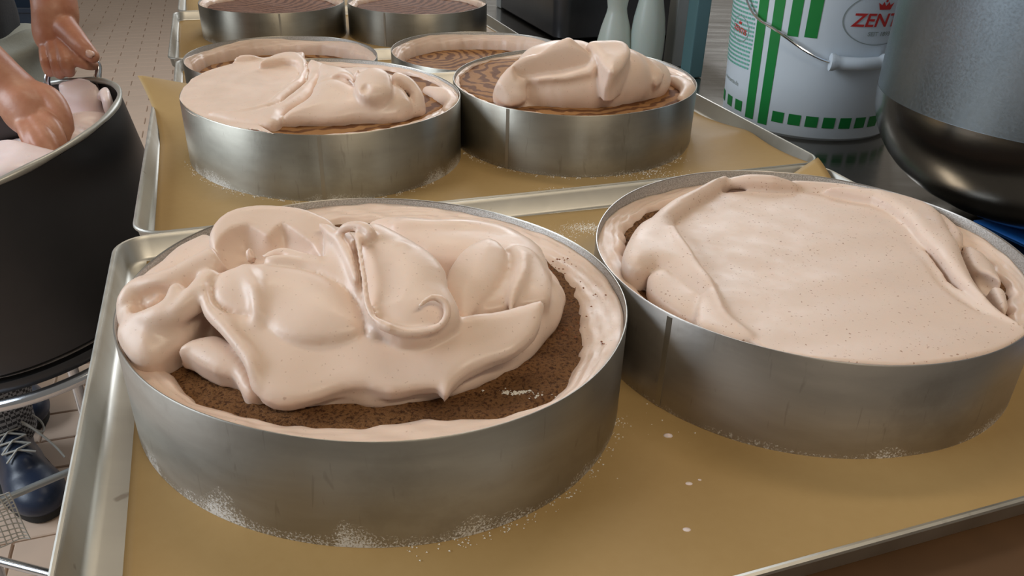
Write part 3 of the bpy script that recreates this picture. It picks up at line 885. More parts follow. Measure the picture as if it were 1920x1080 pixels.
# long scraped apron of cream along the front
S.lobe([(-0.1445, 0.3296, 0.0840), (-0.1376, 0.3217, 0.0802), (-0.1258, 0.3183, 0.0783), (-0.1119, 0.3165, 0.0770), (-0.0965, 0.3122, 0.0745), (-0.0710, 0.3123, 0.0739), (-0.0514, 0.3108, 0.0726), (-0.0383, 0.3128, 0.0732), (-0.0239, 0.3226, 0.0775), (-0.0096, 0.3264, 0.0789), (0.0133, 0.3333, 0.0815), (0.0143, 0.3264, 0.0783), (0.0104, 0.3155, 0.0732), (0.0023, 0.3068, 0.0690), (-0.0069, 0.3029, 0.0673), (-0.0176, 0.2970, 0.0644), (-0.0245, 0.2907, 0.0611), (-0.0279, 0.2862, 0.0585), (-0.0319, 0.2897, 0.0607), (-0.0410, 0.2888, 0.0604), (-0.0517, 0.2868, 0.0595), (-0.0627, 0.2893, 0.0613), (-0.0733, 0.2879, 0.0608), (-0.0812, 0.2842, 0.0589), (-0.0937, 0.2804, 0.0570), (-0.1007, 0.2801, 0.0570), (-0.1089, 0.2831, 0.0590), (-0.1142, 0.2943, 0.0656), (-0.1207, 0.3022, 0.0701), (-0.1287, 0.3104, 0.0745), (-0.1390, 0.3202, 0.0796)], H=0.0035, w=0.007, dep=0.007, k=0.0012, soft=2)
S.tube([(-0.1437, 0.3283, 0.0845), (-0.1371, 0.3186, 0.0800), (-0.1269, 0.3082, 0.0765), (-0.1179, 0.2991, 0.0730), (-0.1124, 0.2915, 0.0690), (-0.1097, 0.2856, 0.0620)], [0.0020, 0.0032, 0.0034, 0.0034, 0.0030, 0.002], k=0.004)
S.tube([(-0.1121, 0.2967, 0.0500), (-0.0950, 0.2960, 0.0500), (-0.0765, 0.3004, 0.0510), (-0.0570, 0.3000, 0.0505), (-0.0380, 0.3044, 0.0510), (-0.0190, 0.3155, 0.0520), (-0.0016, 0.3314, 0.0520), (0.0115, 0.3563, 0.0540), (0.0175, 0.3809, 0.0560)], [0.006, 0.008, 0.009, 0.008, 0.008, 0.009, 0.009, 0.010, 0.012], k=0.004)
# egg-shaped fold in the middle
S.lobe([(-0.1431, 0.3360, 0.0829), (-0.1426, 0.3413, 0.0840), (-0.1379, 0.3462, 0.0851), (-0.1304, 0.3499, 0.0857), (-0.1181, 0.3519, 0.0860), (-0.1029, 0.3504, 0.0855), (-0.0860, 0.3425, 0.0835), (-0.0755, 0.3323, 0.0811), (-0.0686, 0.3208, 0.0782), (-0.0663, 0.3111, 0.0756), (-0.0710, 0.3058, 0.0743), (-0.0830, 0.3024, 0.0735), (-0.0948, 0.3030, 0.0738), (-0.1053, 0.3074, 0.0752), (-0.1146, 0.3149, 0.0773), (-0.1255, 0.3183, 0.0783), (-0.1350, 0.3225, 0.0795), (-0.1406, 0.3277, 0.0809)], H=0.0080, w=0.020, dep=0.016, k=0.0010)
S.tube([(-0.1277, 0.3431, 0.0885), (-0.1198, 0.3265, 0.0880), (-0.1159, 0.3164, 0.0840), (-0.1144, 0.3140, 0.0790)], [0.0015, 0.0022, 0.0022, 0.0015], k=0.006)
S.ell((-0.1249, 0.3116, 0.0920), (0.014, 0.010, 0.007), rz=-0.4, k=0.006, op='cut')
# lobes on the right
S.lobe([(-0.0212, 0.3349, 0.0690), (-0.0157, 0.3443, 0.0712), (-0.0066, 0.3636, 0.0753), (-0.0047, 0.3818, 0.0790), (0.0016, 0.3929, 0.0810), (0.0125, 0.3880, 0.0800), (0.0180, 0.3710, 0.0766), (0.0197, 0.3579, 0.0738), (0.0177, 0.3496, 0.0720), (0.0087, 0.3465, 0.0713), (-0.0010, 0.3426, 0.0706), (-0.0105, 0.3387, 0.0698)], H=0.0050, w=0.018, dep=0.02, k=0.0030)
S.tube([(-0.0002, 0.3386, 0.0735), (0.0016, 0.3502, 0.0775), (0.0046, 0.3656, 0.0805), (0.0068, 0.3817, 0.0810)], [0.0014, 0.0022, 0.0022, 0.0015], k=0.004)
S.lobe([(-0.0329, 0.3593, 0.0789), (-0.0310, 0.3692, 0.0809), (-0.0228, 0.3836, 0.0835), (-0.0128, 0.3929, 0.0850), (-0.0039, 0.3821, 0.0830), (-0.0055, 0.3602, 0.0788), (-0.0104, 0.3487, 0.0764), (-0.0155, 0.3390, 0.0743), (-0.0208, 0.3290, 0.0720), (-0.0253, 0.3287, 0.0720), (-0.0279, 0.3357, 0.0737), (-0.0320, 0.3482, 0.0766)], H=0.0055, w=0.020, dep=0.02, k=0.0030)
# tongue folded over towards the front, with a curled end
S.lobe([(-0.0793, 0.3644, 0.0970), (-0.0732, 0.3446, 0.0915), (-0.0681, 0.3247, 0.0854), (-0.0640, 0.3120, 0.0811), (-0.0566, 0.3055, 0.0786), (-0.0474, 0.3015, 0.0770), (-0.0379, 0.3034, 0.0775), (-0.0315, 0.3063, 0.0784), (-0.0242, 0.3110, 0.0800), (-0.0246, 0.3200, 0.0830), (-0.0299, 0.3315, 0.0868), (-0.0318, 0.3423, 0.0901), (-0.0389, 0.3527, 0.0932), (-0.0485, 0.3617, 0.0957), (-0.0617, 0.3697, 0.0980), (-0.0716, 0.3732, 0.0990)], H=0.0080, w=0.018, dep=0.02, k=0.0012)
S.tube([(-0.0762, 0.3555, 0.1030), (-0.0722, 0.3413, 0.1015), (-0.0686, 0.3275, 0.0975), (-0.0651, 0.3136, 0.0915), (-0.0601, 0.3047, 0.0870), (-0.0528, 0.2995, 0.0855)], [0.0010, 0.0012, 0.0014, 0.0014, 0.0012, 0.0008], k=0.008)
S.lobe([(-0.0471, 0.2957, 0.0870), (-0.0456, 0.2989, 0.0889), (-0.0412, 0.3009, 0.0899), (-0.0381, 0.3071, 0.0934), (-0.0339, 0.3092, 0.0945), (-0.0296, 0.3062, 0.0926), (-0.0283, 0.3007, 0.0894), (-0.0317, 0.2970, 0.0873), (-0.0385, 0.2966, 0.0873)], H=0.0085, w=0.014, k=0.0014, op='cut')
S.tube([(-0.0394, 0.3060, 0.0935), (-0.0357, 0.3110, 0.0945), (-0.0305, 0.3110, 0.0925), (-0.0279, 0.3068, 0.0885), (-0.0309, 0.3033, 0.0845), (-0.0380, 0.3017, 0.0830), (-0.0479, 0.3003, 0.0830), (-0.0556, 0.3018, 0.0840)], [0.0010, 0.0016, 0.0020, 0.0020, 0.0018, 0.0016, 0.0014, 0.001], k=0.005)
S.lobe([(-0.0646, 0.3341, 0.0998), (-0.0564, 0.3377, 0.1010), (-0.0537, 0.3258, 0.0961), (-0.0532, 0.3174, 0.0925), (-0.0588, 0.3184, 0.0931), (-0.0629, 0.3253, 0.0961)], H=0.0028, w=0.012, k=0.005, op='cut')
S.ell((-0.0598, 0.3321, 0.1015), (0.0030, 0.0012, 0.0026), rz=-0.7, k=0.0006, op='cut')
S.tube([(-0.0861, 0.3628, 0.1010), (-0.0820, 0.3616, 0.1040), (-0.0769, 0.3599, 0.1055), (-0.0723, 0.3577, 0.1055), (-0.0694, 0.3550, 0.1040), (-0.0709, 0.3543, 0.1020)], [0.0015, 0.0025, 0.0024, 0.0026, 0.0028, 0.0020], k=0.002)
S.tube([(-0.0566, 0.3507, 0.0985), (-0.0544, 0.3534, 0.0990), (-0.0512, 0.3521, 0.0980), (-0.0519, 0.3494, 0.0970)], [0.001, 0.0014, 0.0014, 0.001], k=0.003)
S.put((slice(None),)*3, 0.0460 - S.Z, 0.001, 'clip')
x, y = S.X - RINGS['A'][0], S.Y - RINGS['A'][1]
th = np.arctan2(y, x)
S.put((slice(None),)*3, np.sqrt(x * x + y * y) - (RR * (1 + 0.0271 * np.cos(2 * th) - 0.0311 * np.sin(2 * th)) - np.where(S.Z > 0.0585, -0.0006, WALL + 0.0006)), 0.0008, 'clip')
S.mesh('cream_heap', CREAM, cakeA, 1)

# ------------------------------------------------------------------ cream on cake B: levelled off, folds at both sides
S = SDF((0.042, 0.312, 0.030), (0.322, 0.592, 0.082), 0.0013, warp=0.0006, wl=0.05, seed=9)
poly = [(0.1200, 0.3415, 0.0575), (0.1145, 0.3585, 0.0575), (0.1096, 0.3957, 0.0575), (0.1059, 0.4423, 0.0575), (0.1024, 0.4769, 0.0575), (0.1165, 0.5128, 0.0575), (0.1474, 0.5473, 0.0575), (0.2005, 0.5588, 0.0575), (0.2438, 0.5487, 0.0575), (0.2620, 0.5172, 0.0575),
        (0.2573, 0.4676, 0.0575), (0.2528, 0.4172, 0.0575), (0.2577, 0.3837, 0.0575), (0.2677, 0.3597, 0.0575), (0.2484, 0.3387, 0.0575), (0.2126, 0.3186, 0.0575), (0.1597, 0.3116, 0.0575), (0.1334, 0.3234, 0.0575)]
S.prism(poly, 0.036, 0.0580, k=0.004, tilt=(0.0, -0.022), ref=(0.18, 0.35), rnd=0.001)
# left folds
S.lobe([(0.0878, 0.4872, 0.0561), (0.0967, 0.5031, 0.0563), (0.1138, 0.5242, 0.0566), (0.1286, 0.5405, 0.0568), (0.1517, 0.5636, 0.0570), (0.1557, 0.5567, 0.0569), (0.1270, 0.5197, 0.0565), (0.1090, 0.4955, 0.0562), (0.1032, 0.4810, 0.0560), (0.1070, 0.4492, 0.0556), (0.1112, 0.4163, 0.0550), (0.1134, 0.3979, 0.0547), (0.1038, 0.3869, 0.0545), (0.1003, 0.3930, 0.0546), (0.0920, 0.4119, 0.0550), (0.0848, 0.4197, 0.0551), (0.0755, 0.4127, 0.0550), (0.0676, 0.4135, 0.0550), (0.0644, 0.4237, 0.0552), (0.0660, 0.4387, 0.0555), (0.0731, 0.4625, 0.0558), (0.0803, 0.4778, 0.0560)], H=0.0070, w=0.013, dep=0.012, k=0.003)
S.lobe([(0.0782, 0.4122, 0.0526), (0.0852, 0.4204, 0.0530), (0.0931, 0.4173, 0.0528), (0.1036, 0.3993, 0.0519), (0.1095, 0.3908, 0.0514), (0.1014, 0.3662, 0.0500), (0.0924, 0.3716, 0.0504), (0.0859, 0.3794, 0.0508), (0.0811, 0.3908, 0.0515), (0.0778, 0.4023, 0.0521)], H=0.0055, w=0.012, dep=0.012, k=0.0015)
S.lobe([(0.1027, 0.3871, 0.0570), (0.1116, 0.3837, 0.0569), (0.1139, 0.3612, 0.0564), (0.1200, 0.3505, 0.0562), (0.1207, 0.3424, 0.0560), (0.1123, 0.3429, 0.0560), (0.1023, 0.3500, 0.0562), (0.0951, 0.3581, 0.0564)], H=0.0025, w=0.006, dep=0.012, k=0.002)
S.tube([(0.0996, 0.4629, 0.0620), (0.1033, 0.4305, 0.0615), (0.1080, 0.3972, 0.0600), (0.1111, 0.3652, 0.0585), (0.1199, 0.3462, 0.0570)], [0.0015, 0.0025, 0.0025, 0.0022, 0.001], k=0.005)
# cream pushed up at the back
S.tube([(0.1542, 0.5593, 0.0550), (0.1692, 0.5584, 0.0575), (0.1862, 0.5563, 0.0580), (0.2018, 0.5553, 0.0560)], [0.004, 0.006, 0.006, 0.004], k=0.004)
S.tube([(0.2066, 0.5632, 0.0530), (0.2390, 0.5549, 0.0540), (0.2600, 0.5391, 0.0550)], [0.005, 0.006, 0.006], k=0.005)
# right fold
S.lobe([(0.2239, 0.5512, 0.0575), (0.2474, 0.5480, 0.0575), (0.2706, 0.5388, 0.0575), (0.2850, 0.5246, 0.0574), (0.2884, 0.5058, 0.0574), (0.2817, 0.4824, 0.0573), (0.2772, 0.4609, 0.0573), (0.2727, 0.4443, 0.0573), (0.2655, 0.4147, 0.0572), (0.2624, 0.3917, 0.0571), (0.2624, 0.3735, 0.0570), (0.2655, 0.3604, 0.0570), (0.2574, 0.3760, 0.0571), (0.2559, 0.3979, 0.0571), (0.2568, 0.4321, 0.0572), (0.2585, 0.4681, 0.0573), (0.2606, 0.5064, 0.0574), (0.2520, 0.5326, 0.0575)], H=0.0045, w=0.009, dep=0.014, k=0.0025)
S.tube([(0.2550, 0.4972, 0.0590), (0.2495, 0.4530, 0.0595), (0.2487, 0.4194, 0.0590), (0.2498, 0.3933, 0.0585), (0.2536, 0.3770, 0.0580)], [0.0008, 0.0030, 0.0032, 0.0028, 0.0008], k=0.003, op='cut')
S.lobe([(0.2915, 0.5178, 0.0550), (0.2941, 0.4998, 0.0540), (0.2927, 0.4819, 0.0530), (0.2831, 0.4652, 0.0520), (0.2806, 0.4733, 0.0525), (0.2854, 0.4946, 0.0538)], H=0.0050, w=0.008, dep=0.01, k=0.0015)
S.lobe([(0.2864, 0.4685, 0.0520), (0.2930, 0.4539, 0.0520), (0.2868, 0.4223, 0.0520), (0.2768, 0.3937, 0.0520), (0.2704, 0.3887, 0.0520), (0.2767, 0.4171, 0.0520), (0.2777, 0.4386, 0.0520)], H=0.0040, w=0.006, dep=0.01, k=0.0015)
S.ell((0.2780, 0.4224, 0.0520), (0.006, 0.016, 0.006), rz=0.5, k=0.002, op='cut')
S.put((slice(None),)*3, 0.0410 - S.Z, 0.001, 'clip')
x, y = S.X - RINGS['B'][0], S.Y - RINGS['B'][1]
th = np.arctan2(y, x)
S.put((slice(None),)*3, np.sqrt(x * x + y * y) - (RR * (1 + 0.0023 * np.cos(2 * th) + 0.018 * np.sin(2 * th)) - WALL - 0.0008), 0.001, 'clip')
S.mesh('levelled_cream', CREAM_SPECK, cakeB, 1)

# ------------------------------------------------------------------ cream on cake C: flat left half, rolled folds to the right
S = SDF((-0.325, 0.622, 0.030), (-0.045, 0.905, 0.105), 0.0014, warp=0.0009, wl=0.035, seed=12)
poly = [(-0.3064, 0.7137, 0.0595), (-0.3258, 0.7856, 0.0595), (-0.3207, 0.8556, 0.0595), (-0.2898, 0.9036, 0.0595), (-0.2454, 0.9144, 0.0595), (-0.2303, 0.8811, 0.0595), (-0.2198, 0.8186, 0.0595), (-0.2127, 0.7501, 0.0595), (-0.2137, 0.6983, 0.0595), (-0.2179, 0.6564, 0.0595), (-0.1939, 0.6332, 0.0595), (-0.2292, 0.6354, 0.0595), (-0.2684, 0.6603, 0.0595)]
S.prism(poly, 0.038, 0.0605, k=0.003, rnd=0.002, tilt=(0.02, 0.03), ref=(-0.25, 0.72))
S.tube([(-0.3031, 0.8469, 0.0610), (-0.2929, 0.8494, 0.0640), (-0.2802, 0.8535, 0.0645), (-0.2703, 0.8607, 0.0620)], [0.003, 0.005, 0.005, 0.003], k=0.003)
S.ell((-0.1633, 0.7900, 0.0500), (0.062, 0.050, 0.022), rz=-0.1, k=0.006)
# standing edge of the flat part
S.lobe([(-0.2614, 0.8208, 0.0679), (-0.2547, 0.8436, 0.0687), (-0.2433, 0.8553, 0.0690), (-0.2320, 0.8568, 0.0690), (-0.2215, 0.8477, 0.0687), (-0.2115, 0.8211, 0.0677), (-0.2055, 0.7885, 0.0665), (-0.2045, 0.7579, 0.0652), (-0.2083, 0.7367, 0.0643), (-0.2101, 0.7095, 0.0631), (-0.2183, 0.6876, 0.0621), (-0.2346, 0.6753, 0.0615), (-0.2500, 0.6737, 0.0615), (-0.2359, 0.6859, 0.0621), (-0.2230, 0.6996, 0.0627), (-0.2194, 0.7233, 0.0638), (-0.2172, 0.7467, 0.0648), (-0.2129, 0.7720, 0.0658), (-0.2134, 0.7930, 0.0667), (-0.2198, 0.8201, 0.0677), (-0.2283, 0.8327, 0.0682), (-0.2399, 0.8353, 0.0683), (-0.2505, 0.8280, 0.0681)], H=0.0040, w=0.006, dep=0.014, k=0.002)
# fold lying against it
S.lobe([(-0.2116, 0.8271, 0.0700), (-0.1992, 0.8197, 0.0694), (-0.1887, 0.8055, 0.0685), (-0.1867, 0.7734, 0.0663), (-0.1884, 0.7420, 0.0639), (-0.1902, 0.7172, 0.0620), (-0.1958, 0.6987, 0.0604), (-0.2009, 0.6799, 0.0588), (-0.1986, 0.6596, 0.0568), (-0.2036, 0.6515, 0.0560), (-0.2151, 0.6547, 0.0564), (-0.2329, 0.6608, 0.0572), (-0.2500, 0.6693, 0.0582), (-0.2665, 0.6782, 0.0592), (-0.2342, 0.6838, 0.0594), (-0.2175, 0.6940, 0.0602), (-0.2087, 0.7127, 0.0617), (-0.2060, 0.7373, 0.0637), (-0.2017, 0.7565, 0.0651), (-0.2027, 0.7857, 0.0672)], H=0.0060, w=0.010, dep=0.02, k=0.0015)
# roll across the front
S.lobe([(-0.1928, 0.7890, 0.0760), (-0.1761, 0.7804, 0.0755), (-0.1607, 0.7720, 0.0750), (-0.1508, 0.7533, 0.0740), (-0.1454, 0.7231, 0.0723), (-0.1636, 0.7255, 0.0726), (-0.1754, 0.7198, 0.0723), (-0.1821, 0.7132, 0.0720), (-0.1831, 0.7464, 0.0738)], H=0.0070, w=0.014, dep=0.03, k=0.002)
S.lobe([(-0.1777, 0.7226, 0.0754), (-0.1640, 0.7289, 0.0770), (-0.1488, 0.7243, 0.0748), (-0.1337, 0.7159, 0.0712), (-0.1227, 0.7194, 0.0721), (-0.1111, 0.7261, 0.0740), (-0.0997, 0.7188, 0.0710), (-0.0932, 0.7028, 0.0647), (-0.0971, 0.6961, 0.0622), (-0.1033, 0.6888, 0.0595), (-0.1220, 0.6830, 0.0578), (-0.1482, 0.6773, 0.0565), (-0.1742, 0.6723, 0.0554), (-0.1950, 0.6672, 0.0540), (-0.2008, 0.6691, 0.0551), (-0.1997, 0.6767, 0.0584), (-0.1913, 0.6893, 0.0633), (-0.1834, 0.7055, 0.0693)], H=0.0100, w=0.022, dep=0.03, k=0.002)
# round curl on top, open in the middle
S.lobe([(-0.1431, 0.7041, 0.0832), (-0.1415, 0.7179, 0.0876), (-0.1343, 0.7263, 0.0900), (-0.1239, 0.7267, 0.0897), (-0.1137, 0.7178, 0.0866), (-0.1103, 0.7024, 0.0813), (-0.1119, 0.6903, 0.0771), (-0.1206, 0.6836, 0.0750), (-0.1306, 0.6833, 0.0753), (-0.1387, 0.6910, 0.0784)], H=0.0070, w=0.018, dep=0.02, k=0.0030)
S.tube([(-0.1446, 0.7184, 0.0860), (-0.1421, 0.7173, 0.0920)], [0.0030, 0.0010], k=0.004)
S.ell((-0.1308, 0.6829, 0.0850), (0.0060, 0.0120, 0.0065), k=0.0015, op='cut')
S.tube([(-0.1271, 0.6811, 0.0815), (-0.1205, 0.6766, 0.0820), (-0.1152, 0.6814, 0.0845), (-0.1135, 0.6890, 0.0880)], [0.0015, 0.0032, 0.0032, 0.0015], k=0.003, op='cut')
S.tube([(-0.1675, 0.7336, 0.0810), (-0.1602, 0.7341, 0.0830), (-0.1521, 0.7294, 0.0830), (-0.1476, 0.7227, 0.0810)], [0.0015, 0.0025, 0.0025, 0.0015], k=0.003)
# hooked fold at the right end
S.lobe([(-0.1143, 0.7339, 0.0815), (-0.1090, 0.7381, 0.0840), (-0.0975, 0.7348, 0.0808), (-0.0890, 0.7264, 0.0741), (-0.0830, 0.7185, 0.0677), (-0.0832, 0.7094, 0.0606), (-0.0889, 0.7045, 0.0571), (-0.0996, 0.7022, 0.0560), (-0.0989, 0.7101, 0.0624), (-0.0959, 0.7185, 0.0688), (-0.1021, 0.7226, 0.0723), (-0.1081, 0.7252, 0.0748), (-0.1104, 0.7202, 0.0712), (-0.1140, 0.7265, 0.0762)], H=0.0065, w=0.011, dep=0.03, k=0.0015)
S.tube([(-0.0864, 0.7895, 0.0540), (-0.0732, 0.7721, 0.0550), (-0.0621, 0.7478, 0.0540), (-0.0640, 0.7238, 0.0530)], [0.006, 0.008, 0.008, 0.006], k=0.004)
S.put((slice(None),)*3, 0.0440 - S.Z, 0.001, 'clip')
x, y = S.X - RINGS['C'][0], S.Y - RINGS['C'][1]
th = np.arctan2(y, x)
S.put((slice(None),)*3, np.sqrt(x * x + y * y) - (RR * (1 + 0.0112 * np.cos(2 * th) - 0.0441 * np.sin(2 * th)) - np.where(S.Z > 0.0575, -0.0002, WALL + 0.0006)), 0.0008, 'clip')
S.mesh('half_spread_cream', CREAM, cakeC, 1)

# ------------------------------------------------------------------ cream on cake D: one dollop with a sharp crest
S = SDF((-0.075, 0.715, 0.030), (0.195, 0.975, 0.132), 0.0013, warp=0.0006, wl=0.04, seed=21)
S.tube([(0.0073, 0.7777, 0.0600), (0.0406, 0.7781, 0.0640), (0.0824, 0.7867, 0.0650), (0.1232, 0.8181, 0.0600)], [0.026, 0.030, 0.030, 0.023], k=0.006)
S.ell((0.0458, 0.7919, 0.0740), (0.050, 0.036, 0.033), rz=0.1, k=0.006)
S.ell((0.0887, 0.8049, 0.0720), (0.044, 0.038, 0.028), rz=-0.2, k=0.006)
S.ell((0.1269, 0.8275, 0.0620), (0.028, 0.034, 0.022), k=0.006)
# left cheek
S.lobe([(-0.0200, 0.7428, 0.0648), (-0.0217, 0.7461, 0.0718), (-0.0166, 0.7517, 0.0818), (-0.0042, 0.7584, 0.0923), (0.0135, 0.7635, 0.0980), (0.0090, 0.7560, 0.0844), (0.0069, 0.7486, 0.0704), (0.0073, 0.7430, 0.0595), (-0.0059, 0.7398, 0.0560), (-0.0144, 0.7407, 0.0595)], H=0.0070, w=0.012, dep=0.03, k=0.003)
# crest rising to the peak
S.lobe([(0.0012, 0.7537, 0.0950), (0.0207, 0.7612, 0.1021), (0.0294, 0.7666, 0.1080), (0.0392, 0.7707, 0.1117), (0.0467, 0.7727, 0.1130), (0.0528, 0.7707, 0.1092), (0.0629, 0.7673, 0.1030), (0.0731, 0.7623, 0.0946), (0.0683, 0.7542, 0.0842), (0.0337, 0.7472, 0.0800), (0.0066, 0.7456, 0.0821)], H=0.0050, w=0.012, dep=0.03, k=0.006)
S.tube([(0.0418, 0.7516, 0.1130), (0.0448, 0.7485, 0.1175)], [0.005, 0.0018], k=0.004)
S.lobe([(0.0001, 0.7252, 0.0895), (0.0073, 0.7258, 0.1008), (0.0213, 0.7271, 0.1075), (0.0347, 0.7284, 0.1127), (0.0463, 0.7295, 0.1160), (0.0578, 0.7317, 0.1084), (0.0696, 0.7335, 0.0980), (0.0664, 0.7329, 0.0895), (0.0425, 0.7299, 0.0847), (0.0138, 0.7264, 0.0800), (0.0018, 0.7251, 0.0809)], H=0.0080, w=0.024, k=0.007, op='cut')
# fold behind the crest
S.lobe([(0.0725, 0.7576, 0.0972), (0.0625, 0.7771, 0.1032), (0.0690, 0.7850, 0.1052), (0.0825, 0.7899, 0.1060), (0.0993, 0.7901, 0.1054), (0.1058, 0.7769, 0.1016), (0.1013, 0.7594, 0.0966), (0.0910, 0.7408, 0.0911), (0.0810, 0.7364, 0.0900)], H=0.0055, w=0.010, dep=0.03, k=0.0016)
S.lobe([(0.1007, 0.8107, 0.0918), (0.1109, 0.8136, 0.0930), (0.1224, 0.8119, 0.0906), (0.1332, 0.8054, 0.0847), (0.1433, 0.7956, 0.0759), (0.1338, 0.7850, 0.0680), (0.1158, 0.7924, 0.0759), (0.1001, 0.7930, 0.0779)], H=0.0060, w=0.014, dep=0.03, k=0.002)
S.lobe([(0.0740, 0.7425, 0.0998), (0.0675, 0.7524, 0.1059), (0.0736, 0.7569, 0.1080), (0.0845, 0.7583, 0.1080), (0.0882, 0.7538, 0.1053), (0.0837, 0.7426, 0.0991), (0.0796, 0.7353, 0.0950)], H=0.0045, w=0.010, k=0.0014, op='cut')
S.tube([(-0.0180, 0.7631, 0.0540), (-0.0050, 0.7535, 0.0510), (0.0102, 0.7549, 0.0500), (0.0204, 0.7612, 0.0495)], [0.005, 0.006, 0.006, 0.003], k=0.003)
S.tube([(0.1093, 0.7832, 0.0510), (0.1297, 0.8009, 0.0530), (0.1510, 0.8284, 0.0570)], [0.003, 0.004, 0.005], k=0.003)
S.tube([(0.1587, 0.8620, 0.0540), (0.1675, 0.8382, 0.0560), (0.1716, 0.8138, 0.0550), (0.1623, 0.7892, 0.0530)], [0.006, 0.008, 0.008, 0.005], k=0.004)
S.put((slice(None),)*3, 0.0440 - S.Z, 0.001, 'clip')
S.clip_cyl((RINGS['D'][0], RINGS['D'][1]), 0.126)
S.mesh('cream_dollop', CREAM, cakeD, 1)

# ------------------------------------------------------------------ crumbs, sugar and drips on the papers
def grains(name, label, spots, mat, size, z, parent=None, cat='sugar'):
    m = MB()
    for (c, n, sx, sy) in spots:
        for _ in range(n):
            x = c[0] + random.gauss(0, sx); y = c[1] + random.gauss(0, sy); s = size * random.uniform(0.4, 1.3)
            w = random.uniform(0, 3); h = s * random.uniform(0.5, 1)
            q = [Vector((s * math.cos(w + k * 2.1), s * math.sin(w + k * 2.1), 0)) for k in range(3)]
            b = Vector((x, y, c[2] + z))
            m.add([b + v for v in q] + [b + Vector((0, 0, h))], [(0, 1, 3), (1, 2, 3), (2, 0, 3), (2, 1, 0)])
    o = m.build(name, mat, parent, smooth=False)
    if parent is None: tag(o, label, cat)
    o['kind'] = 'stuff'
    return o
def ringspots(k, a0, a1, n, cnt):
    out = []
    for i in range(n):
        w = math.radians(a0 + (a1 - a0) * i / n); r = ring_r(k, w) + 0.0025
        out.append(((RINGS[k][0] + r * math.cos(w), RINGS[k][1] + r * math.sin(w), RINGS[k][2]), int(cnt * random.uniform(0.3, 1.5)), 0.0022, 0.0022))
    return out
grains('sugar_crystals', 'scattered white sugar grains on the front tray paper', [((0.0523, 0.5961, 0.0000), 700, 0.010, 0.005), ((0.0283, 0.5823, 0.0000), 260, 0.012, 0.004)] + ringspots('A', 285, 350, 14, 16) + ringspots('B', 255, 300, 16, 10)
       + [((0.0849, 0.3448, 0.0000), 50, 0.03, 0.03), ((0.1181, 0.3050, 0.0000), 40, 0.05, 0.02)], SUGAR, 0.00055, 0.0006)
grains('sugar_crystals', 'scattered white sugar grains on the second row tray paper', [((0.0046, 0.6720, 0.0000), 900, 0.022, 0.004), ((0.1177, 0.7248, 0.0000), 260, 0.02, 0.008), ((0.2114, 0.7849, 0.0000), 200, 0.025, 0.02)] + ringspots('C', 200, 330, 24, 14) + ringspots('D', 210, 340, 24, 16), SUGAR, 0.0006, 0.0006)
grains('sponge_crumbs', None, [((0.0460, 0.3412, 0.0535), 6, 0.001, 0.001), ((0.0279, 0.4240, 0.0535), 24, 0.006, 0.006), ((0.0411, 0.3867, 0.0535), 18, 0.007, 0.012), ((0.0348, 0.3532, 0.0535), 12, 0.006, 0.006)], plain('dark_sponge_crumb', (0.26, 0.095, 0.04), 0.8), 0.0008, 0.0002, cakeA)
grains('cream_flecks', None, [((0.0027, 0.3038, 0.0490), 110, 0.004, 0.0012), ((0.0113, 0.3025, 0.0490), 50, 0.004, 0.0016), ((-0.0027, 0.3233, 0.0490), 8, 0.001, 0.001)], SUGAR, 0.0009, 0.0006, cakeA)
for (pt, r, lab) in (((0.0822, 0.2691, 0.0000), 0.0026, 'small white drop of cream on front paper, nearest the lower edge'), ((0.0885, 0.2992, 0.0000), 0.0027, 'flat pale drop of cream on front paper right of the shiny ring'),
                     ((0.0942, 0.3020, 0.0000), 0.0015, 'tiny pale drop of cream beside the flat drop on front paper'), ((0.0841, 0.3360, 0.0000), 0.0025, 'pale drop of cream on paper between the two front rings')):
    m = MB(); m.lathe([(0.0, 0.0012), (r * 0.5, 0.0010), (r * 0.9, 0.0005), (r, 0.0)], 14)
    o = m.build('cream_drop', CREAM_WHITE); o.location = (pt[0], pt[1], 0.0010); o.scale = (1, 0.7, 1)
    tag(o, lab, 'cream drop', 'drops of cream on the front paper')

# ================================================================== WHITE BUCKET
BC = Vector((0.4021, 1.1212, TABLE_Z)); BR0, BSL, BH = 0.111, 0.052, 0.30
bucket = empty('plastic_bucket', BC)
tag(bucket, 'white plastic bucket with green stripes and red lettering on the steel table', 'bucket')
m = MB()
m.lathe([(BR0 - 0.012, 0.0015), (BR0 - 0.004, 0.0), (BR0, 0.004), (BR0 + BSL * BH, BH), (BR0 + BSL * BH + 0.004, BH + 0.001), (BR0 + BSL * BH + 0.004, BH + 0.012), (BR0 + BSL * BH - 0.002, BH + 0.012),
         (BR0 + BSL * BH - 0.003, BH), (BR0 - 0.003, 0.006), (BR0 - 0.02, 0.004)], 128, BC)
m.build('body', WHITE_PLASTIC, bucket)
m = MB(); m.lathe([(BR0 + BSL * BH + 0.007, BH + 0.004), (BR0 + BSL * BH + 0.008, BH + 0.012), (BR0 + BSL * BH + 0.004, BH + 0.018), (BR0 + BSL * BH - 0.008, BH + 0.016), (0.03, BH + 0.014), (0.0, BH + 0.014)], 96, BC)
m.build('lid', WHITE_PLASTIC, bucket)
